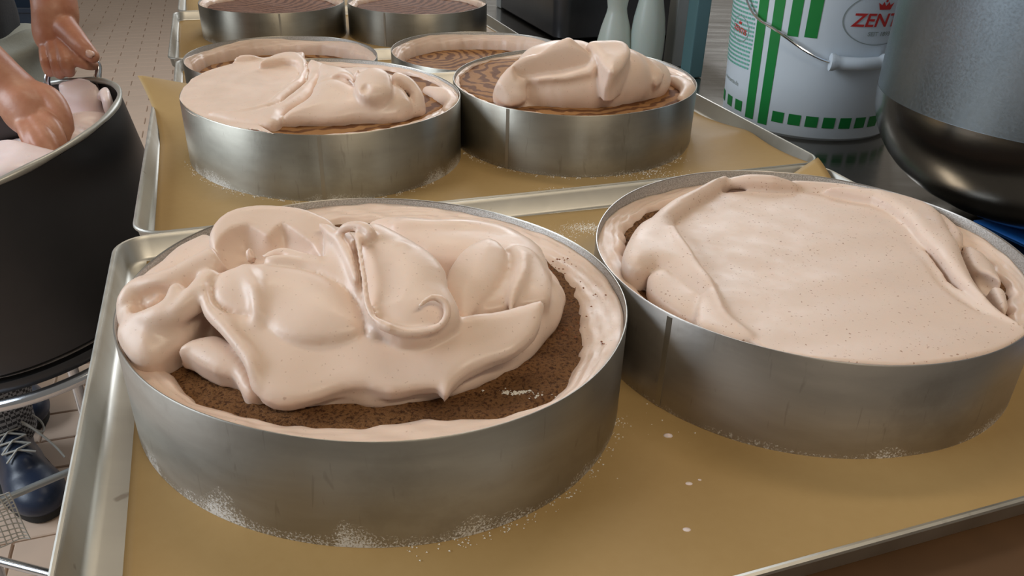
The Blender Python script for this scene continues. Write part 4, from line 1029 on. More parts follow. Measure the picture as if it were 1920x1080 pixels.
# angle 0 of the print faces the camera
B0 = math.atan2(-BC.y, -BC.x)
def bpt(s, z, off=0.0006):
    """point on the bucket wall: s = arc metres to the right of the camera-facing line, z above its base"""
    r = BR0 + BSL * z + off; w = B0 + s / BR0
    return BC + Vector((r * math.cos(w), r * math.sin(w), z))
def patch(mb, s0, s1, z0, z1, skew=0.0, n=None):
    ns_ = n or max(2, int(abs(s1 - s0) / 0.006)); nz = max(1, int((z1 - z0) / 0.05))
    for off in (0.0004,):
        base = len(mb.v); vs = []; fs = []
        for j in range(nz + 1):
            for i in range(ns_ + 1):
                z = z0 + (z1 - z0) * j / nz
                vs.append(bpt(s0 + (s1 - s0) * i / ns_ + skew * (z - z0), z, off))
        for j in range(nz):
            for i in range(ns_):
                a = j * (ns_ + 1) + i
                fs.append((a, a + 1, a + ns_ + 2, a + ns_ + 1))
        mb.add(vs, fs)
BUCKET_STRIPES = [(-0.0786, -0.0649, 0.0136, 0.2850), (-0.0569, -0.0438, 0.0112, 0.2850), (-0.0356, -0.0230, 0.1279, 0.2850), (-0.0161, -0.0020, 0.1287, 0.2850)]
BUCKET_SQUARES = [-0.0305, -0.0096, 0.0113, 0.0323, 0.0532, 0.0741, 0.0950, 0.1160, 0.1369, 0.1578, 0.1787, 0.1997, -0.0944, -0.1182, -0.1473]
PRINT_S0, PRINT_S1 = -0.1604, -0.0837
LOGO_BIG = (0.0666, 0.1543)
LOGO_SMALL = (-0.1105, 0.1217)
HANDLE = [(-0.1380, 0.2620), (-0.0930, 0.1594), (-0.0401, 0.1313), (0.0140, 0.1045), (0.0761, 0.1049), (0.1276, 0.1313), (0.1805, 0.1594), (0.2255, 0.2620)]
GRIP = (0.0160, 0.1045, 0.0781, 0.1049)
# stripes: positions measured round the wall
for (s0, s1, z0, z1) in BUCKET_STRIPES:
    m = MB(); patch(m, s0, s1, z0, z1); m.build('green_stripe', GREEN_PRINT, bucket)
for s in BUCKET_SQUARES:
    m = MB(); patch(m, s - 0.0075, s + 0.0075, 0.018, 0.032); m.build('green_square', GREEN_PRINT, bucket)
# lines of small print, too small to read
m = MB()
for j in range(17):
    z = 0.075 + j * 0.0052; s = PRINT_S0
    while s < PRINT_S1:
        w = random.uniform(0.003, 0.009); patch(m, s, min(s + w, PRINT_S1 + 0.002), z, z + 0.0026, n=2); s += w + 0.0014
o = m.build('small_print', TEAL_PRINT, bucket); o['kind'] = 'stuff'
def oval(s, z, a, b, t, name, mat):
    m = MB(); n = 48; vs = []
    for rr_ in (1.0, 1.0 - t):
        for k in range(n):
            w = 2 * PI * k / n; vs.append(bpt(s + a * rr_ * math.cos(w), z + b * rr_ * math.sin(w), 0.0005))
    m.add(vs, [(k, (k + 1) % n, n + (k + 1) % n, n + k) for k in range(n)])
    return m.build(name, mat, bucket)
def lettering(txt, s, z, size, mat, name, rot=0.0, shear=0.0, arch=0.0, width=1.0):
    cu = bpy.data.curves.new('lettering', 'FONT'); cu.body = txt; cu.size = size; cu.align_x = 'CENTER'; cu.align_y = 'CENTER'
    cu.shear = shear; cu.offset = size * 0.018; cu.resolution_u = 3
    t = bpy.data.objects.new('lettering', cu); COL.objects.link(t)
    bpy.context.view_layer.update()
    me = bpy.data.meshes.new_from_object(t.evaluated_get(bpy.context.evaluated_depsgraph_get()))
    bpy.data.objects.remove(t); bpy.data.curves.remove(cu)
    for v in me.vertices:
        x, y = v.co.x * width, v.co.y + arch * v.co.x ** 2
        x, y = x * math.cos(rot) - y * math.sin(rot), x * math.sin(rot) + y * math.cos(rot)
        v.co = bpt(s + x, z + y, 0.0009)
    me.materials.clear(); me.materials.append(mat)
    o = bpy.data.objects.new(name, me); COL.objects.link(o); o.parent = bucket; o.matrix_parent_inverse = Matrix.Translation(-bucket.location)
    return o
def crown(s, z, w, mat):
    m = MB()
    pts = [(-1, 0.75), (-0.62, 0.28), (-0.34, 0.85), (0, 0.32), (0.34, 0.85), (0.62, 0.28), (1, 0.75), (0.68, -0.1), (-0.68, -0.1)]
    vs = [bpt(s + w * a, z + w * b, 0.0008) for a, b in pts] + [bpt(s, z + w * 0.1, 0.0008)]
    m.add(vs, [(i, (i + 1) % 9, 9) for i in range(9)])
    n = 10
    m.add([bpt(s, z + w * 1.0, 0.0008)] + [bpt(s + 0.16 * w * math.cos(2 * PI * k / n), z + w * (0.95 + 0.16 * math.sin(2 * PI * k / n)), 0.0008) for k in range(n)], [(0, 1 + k, 1 + (k + 1) % n) for k in range(n)])
    return m.build('printed_crown', mat, bucket)
(ls, lz) = LOGO_BIG
oval(ls, lz, 0.046, 0.031, 0.03, 'logo_oval', GREY_PRINT)
lettering('ZENTIS', ls, lz - 0.002, 0.0215, RED_PRINT, 'logo_lettering', shear=0.12, width=1.02)
crown(ls - 0.001, lz + 0.012, 0.0095, RED_PRINT)
lettering('SEIT 1893', ls, lz - 0.0175, 0.007, GREY_PRINT, 'logo_date')
(ls, lz) = LOGO_SMALL
oval(ls, lz, 0.020, 0.0165, 0.05, 'logo_oval', GREY_PRINT)
lettering('ZENTIS', ls, lz - 0.001, 0.0098, RED_PRINT, 'logo_lettering', rot=-0.12, shear=0.1)
crown(ls, lz + 0.0065, 0.0042, RED_PRINT)
lettering('www.zentis.de', (PRINT_S0 + PRINT_S1) / 2, 0.053, 0.0075, GREY_PRINT, 'web_address', rot=-0.04)
# bail handle: wire hanging against the front, with a plastic grip
wire = [bpt(HANDLE[i][0], HANDLE[i][1], 0.006 + 0.004 * (i in (2, 3, 4))) for i in range(len(HANDLE))]
m = MB(); m.tube(smooth_path(wire, 8), 0.0017, 8); m.build('wire_handle', CHROME, bucket)
gp = smooth_path([bpt(GRIP[0], GRIP[1], 0.011), bpt((GRIP[0] + GRIP[2]) / 2, (GRIP[1] + GRIP[3]) / 2 - 0.001, 0.0125), bpt(GRIP[2], GRIP[3], 0.011)], 6)
m = MB(); m.tube(gp, [0.0105] * 2 + [0.0078] * (len(gp) - 4) + [0.0105] * 2, 18); m.build('plastic_grip', WHITE_PLASTIC, bucket)

# ================================================================== STEEL KETTLE
KC = Vector((0.5345, 0.7896, TABLE_Z + 0.0018)); KR, KB, KH = 0.17, 0.1104, 0.34
kettle = empty('steel_kettle', KC)
tag(kettle, 'large scuffed steel kettle with rounded bottom at the right edge', 'kettle')
prof = []
for i in range(15):
    t = PI / 2 * i / 14
    prof.append((max(KR * math.sin(t) ** 0.8, 0.0005), 0.002 + KB * (1 - math.cos(t))))
prof = [p for p in prof if p[0] > 0.03]
m = MB(); m.lathe([(0.0, 0.0005), (0.03, 0.0012)] + prof + [(KR + 0.0004, KB + 0.006), (KR - 0.002, KB + 0.0065)], 112, KC); m.build('rounded_base', KETTLE_BASE, kettle, sharp=60)
m = MB(); m.lathe([(KR, KB + 0.005), (KR, KH), (KR + 0.004, KH + 0.003), (KR + 0.004, KH + 0.008), (KR - 0.001, KH + 0.008), (KR - 0.003, KH), (KR - 0.003, KB), (0.05, 0.02), (0.0, 0.02)], 112, KC); m.build('wall', KETTLE, kettle)
m = MB()
for w in (0.3, 3.44):
    c = KC + Vector((KR * math.cos(w), KR * math.sin(w), KH - 0.07)); d = Vector((math.cos(w), math.sin(w), 0)); t = Vector((-math.sin(w), math.cos(w), 0))
    m = MB(); m.tube(smooth_path([c - t * 0.05, c - t * 0.045 + d * 0.035, c + t * 0.045 + d * 0.035, c + t * 0.05], 6), 0.005, 10); m.build('handle', CHROME, kettle)

# ================================================================== BLUE CLOTH UNDER THE KETTLE
def rbox(name, a0, a1, b0, b1, r, prof, mat, parent):
    loops = [rr_loop(a0 + i, a1 - i, b0 + i, b1 - i, max(r - i, 0.004), z) for i, z in prof]
    n = len(loops[0]); vs = [p for l in loops for p in l]; fs = []
    for i in range(len(loops) - 1):
        for k in range(n): fs.append((i * n + k, (i + 1) * n + k, (i + 1) * n + (k + 1) % n, i * n + (k + 1) % n))
    fs.append(tuple(range(n))); fs.append(tuple((len(loops) - 1) * n + k for k in range(n - 1, -1, -1)))
    o = mesh_obj(name, vs, fs, mat, parent); recalc(o); edge_split(o, 40); return o
vs, fs = [], []; nn = 40
for j in range(nn + 1):
    for i in range(nn + 1):
        a = 0.700 + 0.42 * i / nn; b = 0.06 + 0.505 * j / nn
        a += 0.004 * math.sin(17 * b); b += 0.004 * math.sin(23 * a)
        q = math.hypot(a - 0.7686, b - 0.5645)
        vs.append(TF(a, b, TABLE_Z + 0.0016 + (0.004 * max(0, math.sin(31 * a + 9 * b) * math.sin(27 * b)) * min(1, max(0, q - 0.12) / 0.05))))
for j in range(nn):
    for i in range(nn): fs.append((j * (nn + 1) + i, j * (nn + 1) + i + 1, (j + 1) * (nn + 1) + i + 1, (j + 1) * (nn + 1) + i))
o = mesh_obj('cleaning_cloth', vs, fs, BLUE_PLASTIC); so = o.modifiers.new('cloth', 'SOLIDIFY'); so.thickness = 0.0014; so.offset = -1
tag(o, 'bright blue cloth spread under the kettle at the right edge', 'cloth')

# ================================================================== THINGS BEHIND THE SECOND ROW
def bottle(px, base, prof, label):
    r = empty('squeeze_bottle', base); tag(r, label, 'bottle', 'frosted plastic bottles')
    m = MB(); m.lathe(prof, 48, base); m.build('body', FROST, r)
    top = prof[-1]
    m = MB(); m.lathe([(top[0] + 0.0015, top[1] - 0.004), (top[0] + 0.0015, top[1] + 0.012), (top[0] - 0.003, top[1] + 0.015), (0.004, top[1] + 0.02), (0.0025, top[1] + 0.05), (0.0, top[1] + 0.05)], 32, base); m.build('nozzle_cap', FROST, r)
bottle(0, Vector((0.160, 1.395, TABLE_Z)), [(0.0, 0.002), (0.027, 0.0005), (0.031, 0.003), (0.0315, 0.02), (0.0300, 0.035), (0.0240, 0.062), (0.0172, 0.084), (0.0158, 0.092), (0.0175, 0.104), (0.020, 0.118), (0.0205, 0.14), (0.019, 0.155), (0.014, 0.165)], 'frosted plastic bottle with narrow waist, directly behind the cream dollop')
bottle(0, Vector((0.213, 1.385, TABLE_Z)), [(0.0, 0.002), (0.024, 0.0005), (0.0275, 0.003), (0.0285, 0.03), (0.0285, 0.055), (0.0255, 0.08), (0.0205, 0.105), (0.0175, 0.125), (0.019, 0.145), (0.015, 0.165), (0.012, 0.175)], 'frosted plastic bottle next to the teal post')
rack = empty('equipment_rack', Vector((0.25, 1.6, TABLE_Z))); tag(rack, 'metal rack with teal upright post behind the frosted bottles', 'rack')
def post(name, base, w, d, h, mat, rz=ANG):
    m = MB(); m.box((base[0], base[1], TABLE_Z + h / 2 + 0.0005), (w, d, h), rz); o = m.build(name, mat, rack, smooth=False)
    b = o.modifiers.new('bevel', 'BEVEL'); b.width = 0.002; b.segments = 2
post('upright_post', (0.281, 1.33), 0.024, 0.030, 0.40, TEAL_METAL)
post('upright_post', (0.262, 1.40), 0.020, 0.030, 0.40, GREY_METAL)
post('upright_post', (0.262 - 0.30, 1.90), 0.024, 0.030, 0.40, GREY_METAL)
m = MB(); m.box((0.235, 1.70, 0.105), (0.42, 0.44, 0.012), ANG); o = m.build('shelf', PALE_METAL, rack, smooth=False)
b = o.modifiers.new('bevel', 'BEVEL'); b.width = 0.004; b.segments = 3
dk = empty('steel_container', Vector((0.18, 1.68, TABLE_Z))); tag(dk, 'dark steel container under the rack shelf behind the far cakes', 'container')
c0 = TF(0.70, 1.46)
rbox('body', 0.585, 0.90, 1.44, 1.80, 0.03, [(0.010, TABLE_Z + 0.001), (0.004, TABLE_Z + 0.006), (0.0, TABLE_Z + 0.13), (0.003, TABLE_Z + 0.13), (0.006, TABLE_Z + 0.01), (0.012, TABLE_Z + 0.008)], STEEL_DARK, dk)
m = MB(); m.tube(rr_loop(0.585, 0.90, 1.44, 1.80, 0.03, TABLE_Z + 0.13), 0.004, 8, closed=True); m.build('rim', STEEL_DARK, dk)

# ================================================================== MIXING BOWL ON ITS STAND
BWC = Vector((-0.6545, 0.9004, -0.0576)); BWN = Vector((-0.2164, -0.1104, 0.970)).normalized()
zq = Vector((0, 0, 1)).rotation_difference(BWN).to_matrix()
bowl = empty('mixing_bowl', BWC - BWN * 0.240); tag(bowl, 'large dark steel mixing bowl of cream tilted at the left edge', 'bowl')
R0 = 0.19
outp = [(0.0, -0.240), (0.10, -0.239), (0.150, -0.233), (0.170, -0.215), (0.178, -0.165), (0.186, -0.08), (R0, -0.004)]
m = MB(); m.lathe(outp + [(R0 - 0.003, -0.004)], 96, BWC, zq, caps=False); m.build('outer_wall', BOWL_OUT, bowl)
m = MB(); m.lathe([(R0 - 0.002, -0.003), (0.183, -0.08), (0.175, -0.165), (0.165, -0.210), (0.10, -0.231), (0.0, -0.233)], 96, BWC, zq, caps=False); m.build('inner_wall', BOWL_IN, bowl)
m = MB(); m.tube([BWC + zq @ Vector((R0 * math.cos(2 * PI * k / 80), R0 * math.sin(2 * PI * k / 80), 0)) for k in range(80)], [0.0036 + 0.0009 * math.sin(k * 0.9) * math.sin(k * 0.37) for k in range(80)], 10, closed=True); m.build('rolled_rim', BOWL_RIM, bowl)
m = MB(); m.lathe([(0.160, -0.225), (0.171, -0.225), (0.173, -0.231), (0.171, -0.239), (0.160, -0.239)], 80, BWC, zq, closed=True); m.build('base_ring', BOWL_OUT, bowl)
# bail on the far rim, gripped by the hand
HL, HR = Vector((-0.6287, 1.0720, -0.0249)), Vector((-0.5523, 1.0580, -0.0176))
TL_, TR_ = Vector((-0.6237, 1.0760, -0.0108)), Vector((-0.5544, 1.0660, 0.0055))
m = MB(); m.tube(smooth_path([HL - Vector((0, 0, 0.012)), HL, HL.lerp(TL_, 0.7), TL_ + Vector((0.006, 0, 0.002)), TL_.lerp(TR_, 0.5), TR_ - Vector((0.008, 0, -0.002)), TR_ + Vector((0.002, 0, -0.006)), HR, HR - Vector((0, 0, 0.012))], 5), 0.0042, 10); m.build('bail_handle', CHROME, bowl)
# cream in the bowl and on its walls
Sb = SDF((-0.85, 0.70, -0.25), (-0.44, 1.12, 0.01), 0.003, warp=0.003, wl=0.06, seed=5)
iv = np.array(zq).T
xr, yr, zr = Sb.X - BWC.x, Sb.Y - BWC.y, Sb.Z - BWC.z
lx = iv[0, 0] * xr + iv[0, 1] * yr + iv[0, 2] * zr; ly = iv[1, 0] * xr + iv[1, 1] * yr + iv[1, 2] * zr; lz = iv[2, 0] * xr + iv[2, 1] * yr + iv[2, 2] * zr
Sb.put((slice(None),) * 3, (lz + 0.056).astype(np.float32), 0.005, 'add')
Sb.ell((-0.5646, 0.8400, -0.0633), (0.075, 0.05, 0.030), k=0.02)
Sb.ell((-0.5444, 0.9850, -0.0612), (0.042, 0.035, 0.022), k=0.015)
Sb.ell((-0.5320, 0.9300, -0.0596), (0.026, 0.026, 0.020), k=0.015)
Sb.ell((-0.5645, 1.0500, -0.0513), (0.034, 0.026, 0.080), k=0.01)
Sb.ell((-0.4994, 0.9850, -0.0203), (0.014, 0.025, 0.022), k=0.006)
Sb.ell((-0.5211, 1.0200, -0.0205), (0.016, 0.016, 0.012), k=0.006)
rad = np.sqrt(lx * lx + ly * ly)
Sb.put((slice(None),) * 3, (rad - (0.1785 + 0.05 * np.minimum(lz, 0))).astype(np.float32), 0.002, 'clip')
Sb.put((slice(None),) * 3, (lz - 0.004).astype(np.float32), 0.002, 'clip')
Sb.put((slice(None),) * 3, (-0.12 - lz).astype(np.float32), 0.002, 'clip')
cr = Sb.mesh('bowl_cream', CREAM_WHITE, None, 2)
tag(cr, 'pale pink cream inside the tilted dark mixing bowl', 'cream')

# wheeled stand under the bowl
st = empty('bowl_stand', (BWC.x, BWC.y, FLOOR_Z)); tag(st, 'chrome tube stand under the dark mixing bowl', 'stand')
SC = BWC - BWN * 0.248
ringp = [SC + zq @ Vector((0.182 * math.cos(2 * PI * k / 64), 0.182 * math.sin(2 * PI * k / 64), 0)) for k in range(64)]
m = MB(); m.tube(ringp, 0.0075, 10, closed=True); m.build('support_ring', CHROME, st)
for k in range(3):
    w = 2.2 + 2 * PI * k / 3
    top = SC + zq @ Vector((0.182 * math.cos(w), 0.182 * math.sin(w), -0.004)); bot = Vector((SC.x + 0.20 * math.cos(w), SC.y + 0.20 * math.sin(w), FLOOR_Z + 0.06))
    m = MB(); m.tube([top, bot], 0.009, 10); lg = m.build('leg', CHROME, st)
    m = MB(); M_ = Matrix.Rotation(PI / 2, 3, 'X'); m.lathe([(0.0, -0.010), (0.024, -0.010), (0.026, -0.008), (0.026, 0.008), (0.024, 0.010), (0.0, 0.010)], 24, (bot.x, bot.y, FLOOR_Z + 0.0265), M_)
    m.build('caster', SOLE, lg)
    m = MB(); m.box((bot.x, bot.y, FLOOR_Z + 0.056), (0.026, 0.03, 0.012)); m.build('caster_fork', CHROME, lg)
m = MB(); m.tube([Vector((-0.9188, 0.9057, -0.7000)), Vector((-0.8256, 0.9914, -0.7000)), Vector((-0.7507, 1.0633, -0.7000)), Vector((-0.6386, 1.1647, -0.7000))], 0.0065, 10); m.build('cross_bar', GREY_METAL, st)
m = MB(); m.tube([Vector((-0.7618, 0.7485, -0.5600)), Vector((-0.6512, 0.7374, -0.5600)), Vector((-0.5722, 0.7178, -0.5600)), Vector((-0.4476, 0.6794, -0.5600))], 0.006, 10); m.build('cross_bar', CHROME, st)
# white netting hanging over the bar
net = empty('netting', (-0.8156, 0.9631, -0.6900)); tag(net, 'white mesh netting hanging at the lower left corner', 'netting')
nx_, ny_ = 13, 13
def npt(i, j):
    u, v = i / (nx_ - 1), j / (ny_ - 1)
    a = Vector((-0.8834, 0.9833, -0.6600)); b = Vector((-0.7999, 0.9623, -0.6600)); c = Vector((-0.8987, 0.9587, -0.7600)); d = Vector((-0.7813, 0.9517, -0.7600))
    p = a.lerp(b, u).lerp(c.lerp(d, u), v)
    return p + Vector((0.004 * math.sin(u * 9 + v * 3), 0.012 * math.sin(u * 7 + 1.5 * v), 0.005 * math.sin(u * 5 + v * 8)))
m = MB()
for i in range(nx_): m.tube([npt(i, j) for j in range(ny_)], 0.0011, 5)
for j in range(ny_): m.tube([npt(i, j) for i in range(nx_)], 0.0011, 5)
o = m.build('mesh_strands', LACE, net); o['kind'] = 'stuff'
# navy crate on the floor far behind the bowl
CC = Vector((-3.20, 5.08, FLOOR_Z))
cr_ = empty('plastic_crate', CC); tag(cr_, 'dark navy plastic crate on the floor behind the gripping hand', 'crate')
M_ = Matrix.Rotation(0.1, 3, 'Z')
def cwall(name, c, s, par=cr_):
    m = MB(); m.box(M_ @ Vector(c) + CC, s, 0.1); o = m.build(name, NAVY_PLASTIC, par, smooth=False)
    if par is not cr_: o.matrix_parent_inverse = Matrix.Identity(4)
    return o
CH = 0.24
cwall('base', (0, 0, 0.01), (0.62, 0.40, 0.02))
for sgn in (-1, 1):
    w_ = cwall('side', (0, sgn * 0.198, CH / 2), (0.62, 0.008, CH)); cwall('rim', (0, sgn * 0.208, CH - 0.012), (0.66, 0.02, 0.024), w_)
    w_ = cwall('side', (sgn * 0.306, 0, CH / 2), (0.008, 0.40, CH)); cwall('rim', (sgn * 0.316, 0, CH - 0.012), (0.02, 0.40, 0.024), w_)

# ================================================================== THE PERSON
person = empty('person', (-1.02, 1.42, FLOOR_Z))
tag(person, 'person in dark shirt, grey apron and checked trousers holding the mixing bowl', 'person')
def V(*p): return np.array(p, float)
# --- hand gripping the bail, and its forearm
G = SDF((-0.76, 0.99, -0.07), (-0.50, 1.27, 0.30), 0.0022, far=0.03)
W1 = V(*(-0.6135, 1.1050, 0.0587)); EL1 = V(-0.665, 1.225, 0.265)
G.tube([EL1, EL1 * 0.55 + W1 * 0.45 + V(0.004, 0.0, 0), W1], [0.043, 0.036, 0.0255], k=0.006)
G.tube([W1, V(*(-0.6159, 1.1020, 0.0428)), V(*(-0.6140, 1.0940, 0.0280))], [0.0255, 0.027, 0.024], k=0.010)
G.ell((-0.6163, 1.0960, 0.0289), (0.026, 0.020, 0.026), k=0.010)
fing = [((-0.5908, 1.0740, 0.0246), (-0.5703, 1.0480, 0.0133), (-0.5589, 1.0480, 0.0062), (-0.5553, 1.0600, 0.0013), 0.0080),
        ((-0.5984, 1.0720, 0.0235), (-0.5777, 1.0380, 0.0107), (-0.5827, 1.0480, -0.0041), (-0.5989, 1.0780, -0.0127), 0.0079),
        ((-0.6104, 1.0740, 0.0213), (-0.5926, 1.0420, 0.0080), (-0.5988, 1.0530, -0.0086), (-0.6133, 1.0800, -0.0151), 0.0076),
        ((-0.6241, 1.0800, 0.0182), (-0.6118, 1.0530, 0.0062), (-0.6155, 1.0610, -0.0090), (-0.6254, 1.0820, -0.0138), 0.0071)]
for a, b, c, d, r in fing:
    G.tube([V(*a), V(*b), V(*c), V(*d)], [r * 1.15, r * 1.10, r, r * 0.85], k=0.0007, n=3)
G.tube([V(*(-0.6044, 1.0960, 0.0457)), V(*(-0.5801, 1.0720, 0.0362)), V(*(-0.5574, 1.0480, 0.0278)), V(*(-0.5441, 1.0420, 0.0168))], [0.017, 0.0140, 0.0115, 0.0085], k=0.0022, n=4)
# --- hand dipping into the bowl, and its forearm
D = SDF((-0.90, 0.78, -0.12), (-0.47, 1.10, 0.24), 0.0024, far=0.03)
W2 = V(*(-0.6021, 0.9550, -0.0117)); EL2 = V(-0.825, 1.005, 0.165)
D.tube([EL2, EL2 * 0.5 + W2 * 0.5 + V(0.0, 0, 0.006), W2], [0.046, 0.040, 0.0275], k=0.006)
D.tube([W2, V(*(-0.5837, 0.9400, -0.0210)), V(*(-0.5689, 0.9260, -0.0319))], [0.0265, 0.027, 0.021], k=0.010)
D.ell((-0.5782, 0.9320, -0.0262), (0.027, 0.020, 0.026), k=0.010)
fing2 = [((-0.5587, 0.9250, -0.0235), (-0.5380, 0.9050, -0.0321), (-0.5290, 0.8960, -0.0442), (-0.5252, 0.8920, -0.0568), 0.0086),
         ((-0.5637, 0.9180, -0.0280), (-0.5406, 0.8900, -0.0362), (-0.5304, 0.8800, -0.0477), (-0.5253, 0.8760, -0.0601), 0.0086),
         ((-0.5731, 0.9180, -0.0308), (-0.5495, 0.8860, -0.0389), (-0.5384, 0.8740, -0.0484), (-0.5330, 0.8700, -0.0595), 0.0082),
         ((-0.5838, 0.9220, -0.0298), (-0.5628, 0.8920, -0.0375), (-0.5530, 0.8800, -0.0458), (-0.5474, 0.8740, -0.0550), 0.0074)]
for a, b, c, d, r in fing2:
    D.tube([V(*a), V(*b), V(*c), V(*d)], [r * 1.2, r * 1.1, r, r * 0.85], k=0.0008, n=3)
D.tube([V(*(-0.5820, 0.9550, -0.0085)), V(*(-0.5572, 0.9450, -0.0114)), V(*(-0.5395, 0.9300, -0.0245)), V(*(-0.5328, 0.9180, -0.0425)), V(*(-0.5338, 0.9120, -0.0562))], [0.017, 0.0150, 0.0125, 0.0108, 0.009], k=0.003, n=4)
# --- the rest of the body, under the clothes
Bd = SDF((-1.36, 0.86, -0.40), (-0.55, 1.80, 0.98), 0.010, far=0.06)
SH_L, SH_R = V(-0.80, 1.39, 0.44), V(-1.02, 1.12, 0.44)
HIPS, CHEST, NECK = V(-1.05, 1.43, 0.04), V(-0.93, 1.28, 0.38), V(-0.89, 1.235, 0.54)
Bd.tube([HIPS, HIPS * 0.5 + CHEST * 0.5, CHEST], [0.135, 0.125, 0.14], k=0.03)
Bd.tube([SH_L, CHEST + V(0, 0, 0.07), SH_R], [0.055, 0.07, 0.055], k=0.03)
Bd.tube([CHEST, NECK, V(-0.84, 1.185, 0.66)], [0.06, 0.05, 0.05], k=0.02)
HEAD = V(-0.815, 1.155, 0.73)
Bd.ell(HEAD, (0.100, 0.078, 0.118), rz=math.radians(-45), ry=math.radians(28), k=0.02)
FD = V(0.62, -0.62, -0.47)
Bd.ell(HEAD + FD * 0.095 + V(0, 0, -0.035), (0.03, 0.03, 0.045), k=0.02)
Bd.tube([HEAD + FD * 0.098 + V(0, 0, 0.018), HEAD + FD * 0.124 - V(0, 0, 0.022)], [0.010, 0.016], k=0.006)
for s in (-1, 1): Bd.ell(HEAD + V(0.707, 0.707, 0) * 0.080 * s, (0.016, 0.012, 0.032), rz=math.radians(-45), k=0.006)
Bd.tube([SH_L, EL1], [0.050, 0.043], k=0.02)
Bd.tube([SH_R, EL2], [0.050, 0.045], k=0.02)
def sdf_parts(parts):
    bm = bmesh.new()
    for p in parts:
        bm.from_mesh(p.data)
        COL.objects.unlink(p); me = p.data; bpy.data.objects.remove(p); bpy.data.meshes.remove(me)
    return bm
ob = [Bd.mesh('body', SKIN, None, 1), G.mesh('hand', SKIN, None, 2), D.mesh('hand', SKIN, None, 2)]
bm = sdf_parts(ob); me = bpy.data.meshes.new('body'); bm.to_mesh(me); bm.free(); me.materials.append(SKIN)
me.polygons.foreach_set('use_smooth', [True] * len(me.polygons))
body = bpy.data.objects.new('body', me); COL.objects.link(body); body.parent = person; body.matrix_parent_inverse = Matrix.Translation(-person.location)
def nail(p, d, n, l, w, nm='fingernail'):
    p, d, n = Vector(p), Vector(d).normalized(), Vector(n).normalized(); s = d.cross(n).normalized(); n = s.cross(d)
    vs = []; fs = []
    for i in range(6):
        for j in range(5):
            u = i / 5 - 0.5; v = j / 4 - 0.5
            ww = w * (1 - 0.5 * max(0, abs(u) - 0.25) / 0.25)
            vs.append(p + d * (u * l) + s * (v * ww) + n * (-0.0035 * (2 * v) ** 2 - 0.0008 * (2 * u) ** 2))
    for i in range(5):
        for j in range(4): fs.append((i * 5 + j, i * 5 + j + 1, i * 5 + j + 6, i * 5 + j + 5))
    o = mesh_obj(nm, vs, fs, NAIL, body); o.matrix_parent_inverse = body.matrix_world.inverted()
    so = o.modifiers.new('s', 'SOLIDIFY'); so.thickness = 0.0008
    return o
tn = V(*(-0.5440, 1.0340, 0.0246)); nail(tn, V(*(-0.5441, 1.0420, 0.0168)) - V(*(-0.5574, 1.0480, 0.0278)), V(0.25, -0.75, 0.55), 0.014, 0.011)
# eyes, brows, mouth and hair
m = MB()
RT = V(0.707, 0.707, 0)
for s in (-1, 1):
    c = HEAD + FD * 0.092 + RT * 0.032 * s + V(0, 0, 0.015)
    m = MB(); m.lathe([(0.0, -0.011), (0.008, -0.008), (0.011, 0.0), (0.008, 0.008), (0.0, 0.011)], 16, c); m.build('eye', plain('eye_white', (0.7, 0.7, 0.68), 0.2), person)
m = MB(); m.tube([HEAD + FD * 0.118 + RT * 0.024 + V(0, 0, -0.058), HEAD + FD * 0.124 + V(0, 0, -0.059), HEAD + FD * 0.118 - RT * 0.024 + V(0, 0, -0.058)], [0.003, 0.006, 0.003], 8); m.build('lips', plain('lips', (0.36, 0.12, 0.09), 0.4), person)
Hs = SDF((-1.0, 0.98, 0.58), (-0.62, 1.34, 0.92), 0.006, far=0.05)
Hs.ell(HEAD - FD * 0.012 + V(-0.01, 0.01, 0.018), (0.106, 0.088, 0.118), rz=math.radians(-45), ry=math.radians(28), k=0.01)
Hs.ell(HEAD + FD * 0.11 + V(0, 0, -0.03), (0.085, 0.085, 0.095), k=0.01, op='cut')
Hs.mesh('hair', HAIR, person, 1)
# --- clothes
Sh = SDF((-1.40, 0.84, -0.16), (-0.60, 1.80, 0.60), 0.009, warp=0.006, wl=0.12, seed=3, far=0.06)
Sh.tube([HIPS + V(0.01, -0.01, -0.06), HIPS * 0.5 + CHEST * 0.5, CHEST], [0.155, 0.145, 0.155], k=0.03)
Sh.tube([SH_L, CHEST + V(0, 0, 0.06), SH_R], [0.072, 0.085, 0.072], k=0.03)
Sh.tube([SH_L, SH_L * 0.35 + EL1 * 0.65], [0.070, 0.066], k=0.02)
Sh.tube([SH_R, SH_R * 0.35 + EL2 * 0.65], [0.070, 0.066], k=0.02)
Sh.mesh('shirt', CLOTH_DARK, person, 2)
Ap = SDF((-1.20, 0.98, -0.52), (-0.62, 1.60, 0.30), 0.009, warp=0.007, wl=0.11, seed=8, far=0.06)
Ap.tube([HIPS + V(0.09, -0.07, -0.46), HIPS + V(0.085, -0.05, -0.25), HIPS + V(0.07, -0.04, 0.02)], [0.180, 0.172, 0.160], k=0.02)
Ap.put((slice(None),) * 3, Ap.Z + 0.045, 0.01, 'clip')
Ap.put((slice(None),) * 3, ((-(Ap.X - HIPS[0]) * 0.707 + (Ap.Y - HIPS[1]) * 0.707) + 0.02 + 0.3 * 0).astype(np.float32), 0.02, 'clip')
Ap.mesh('apron', CLOTH_APRON, person, 2)
m = MB(); m.tube([HIPS + V(0.158 * math.cos(w), 0.158 * math.sin(w), 0.035) for w in np.linspace(0, 2 * PI, 40, endpoint=False)], 0.018, 8, closed=True); m.build('waistband', CLOTH_DARK, person)
Tr = SDF((-1.45, 1.05, -0.86), (-0.80, 1.78, 0.06), 0.009, warp=0.005, wl=0.10, seed=6, far=0.06)
AN1 = V(*(-1.0345, 1.2947, -0.8000)); AN2 = V(-1.20, 1.56, -0.80)
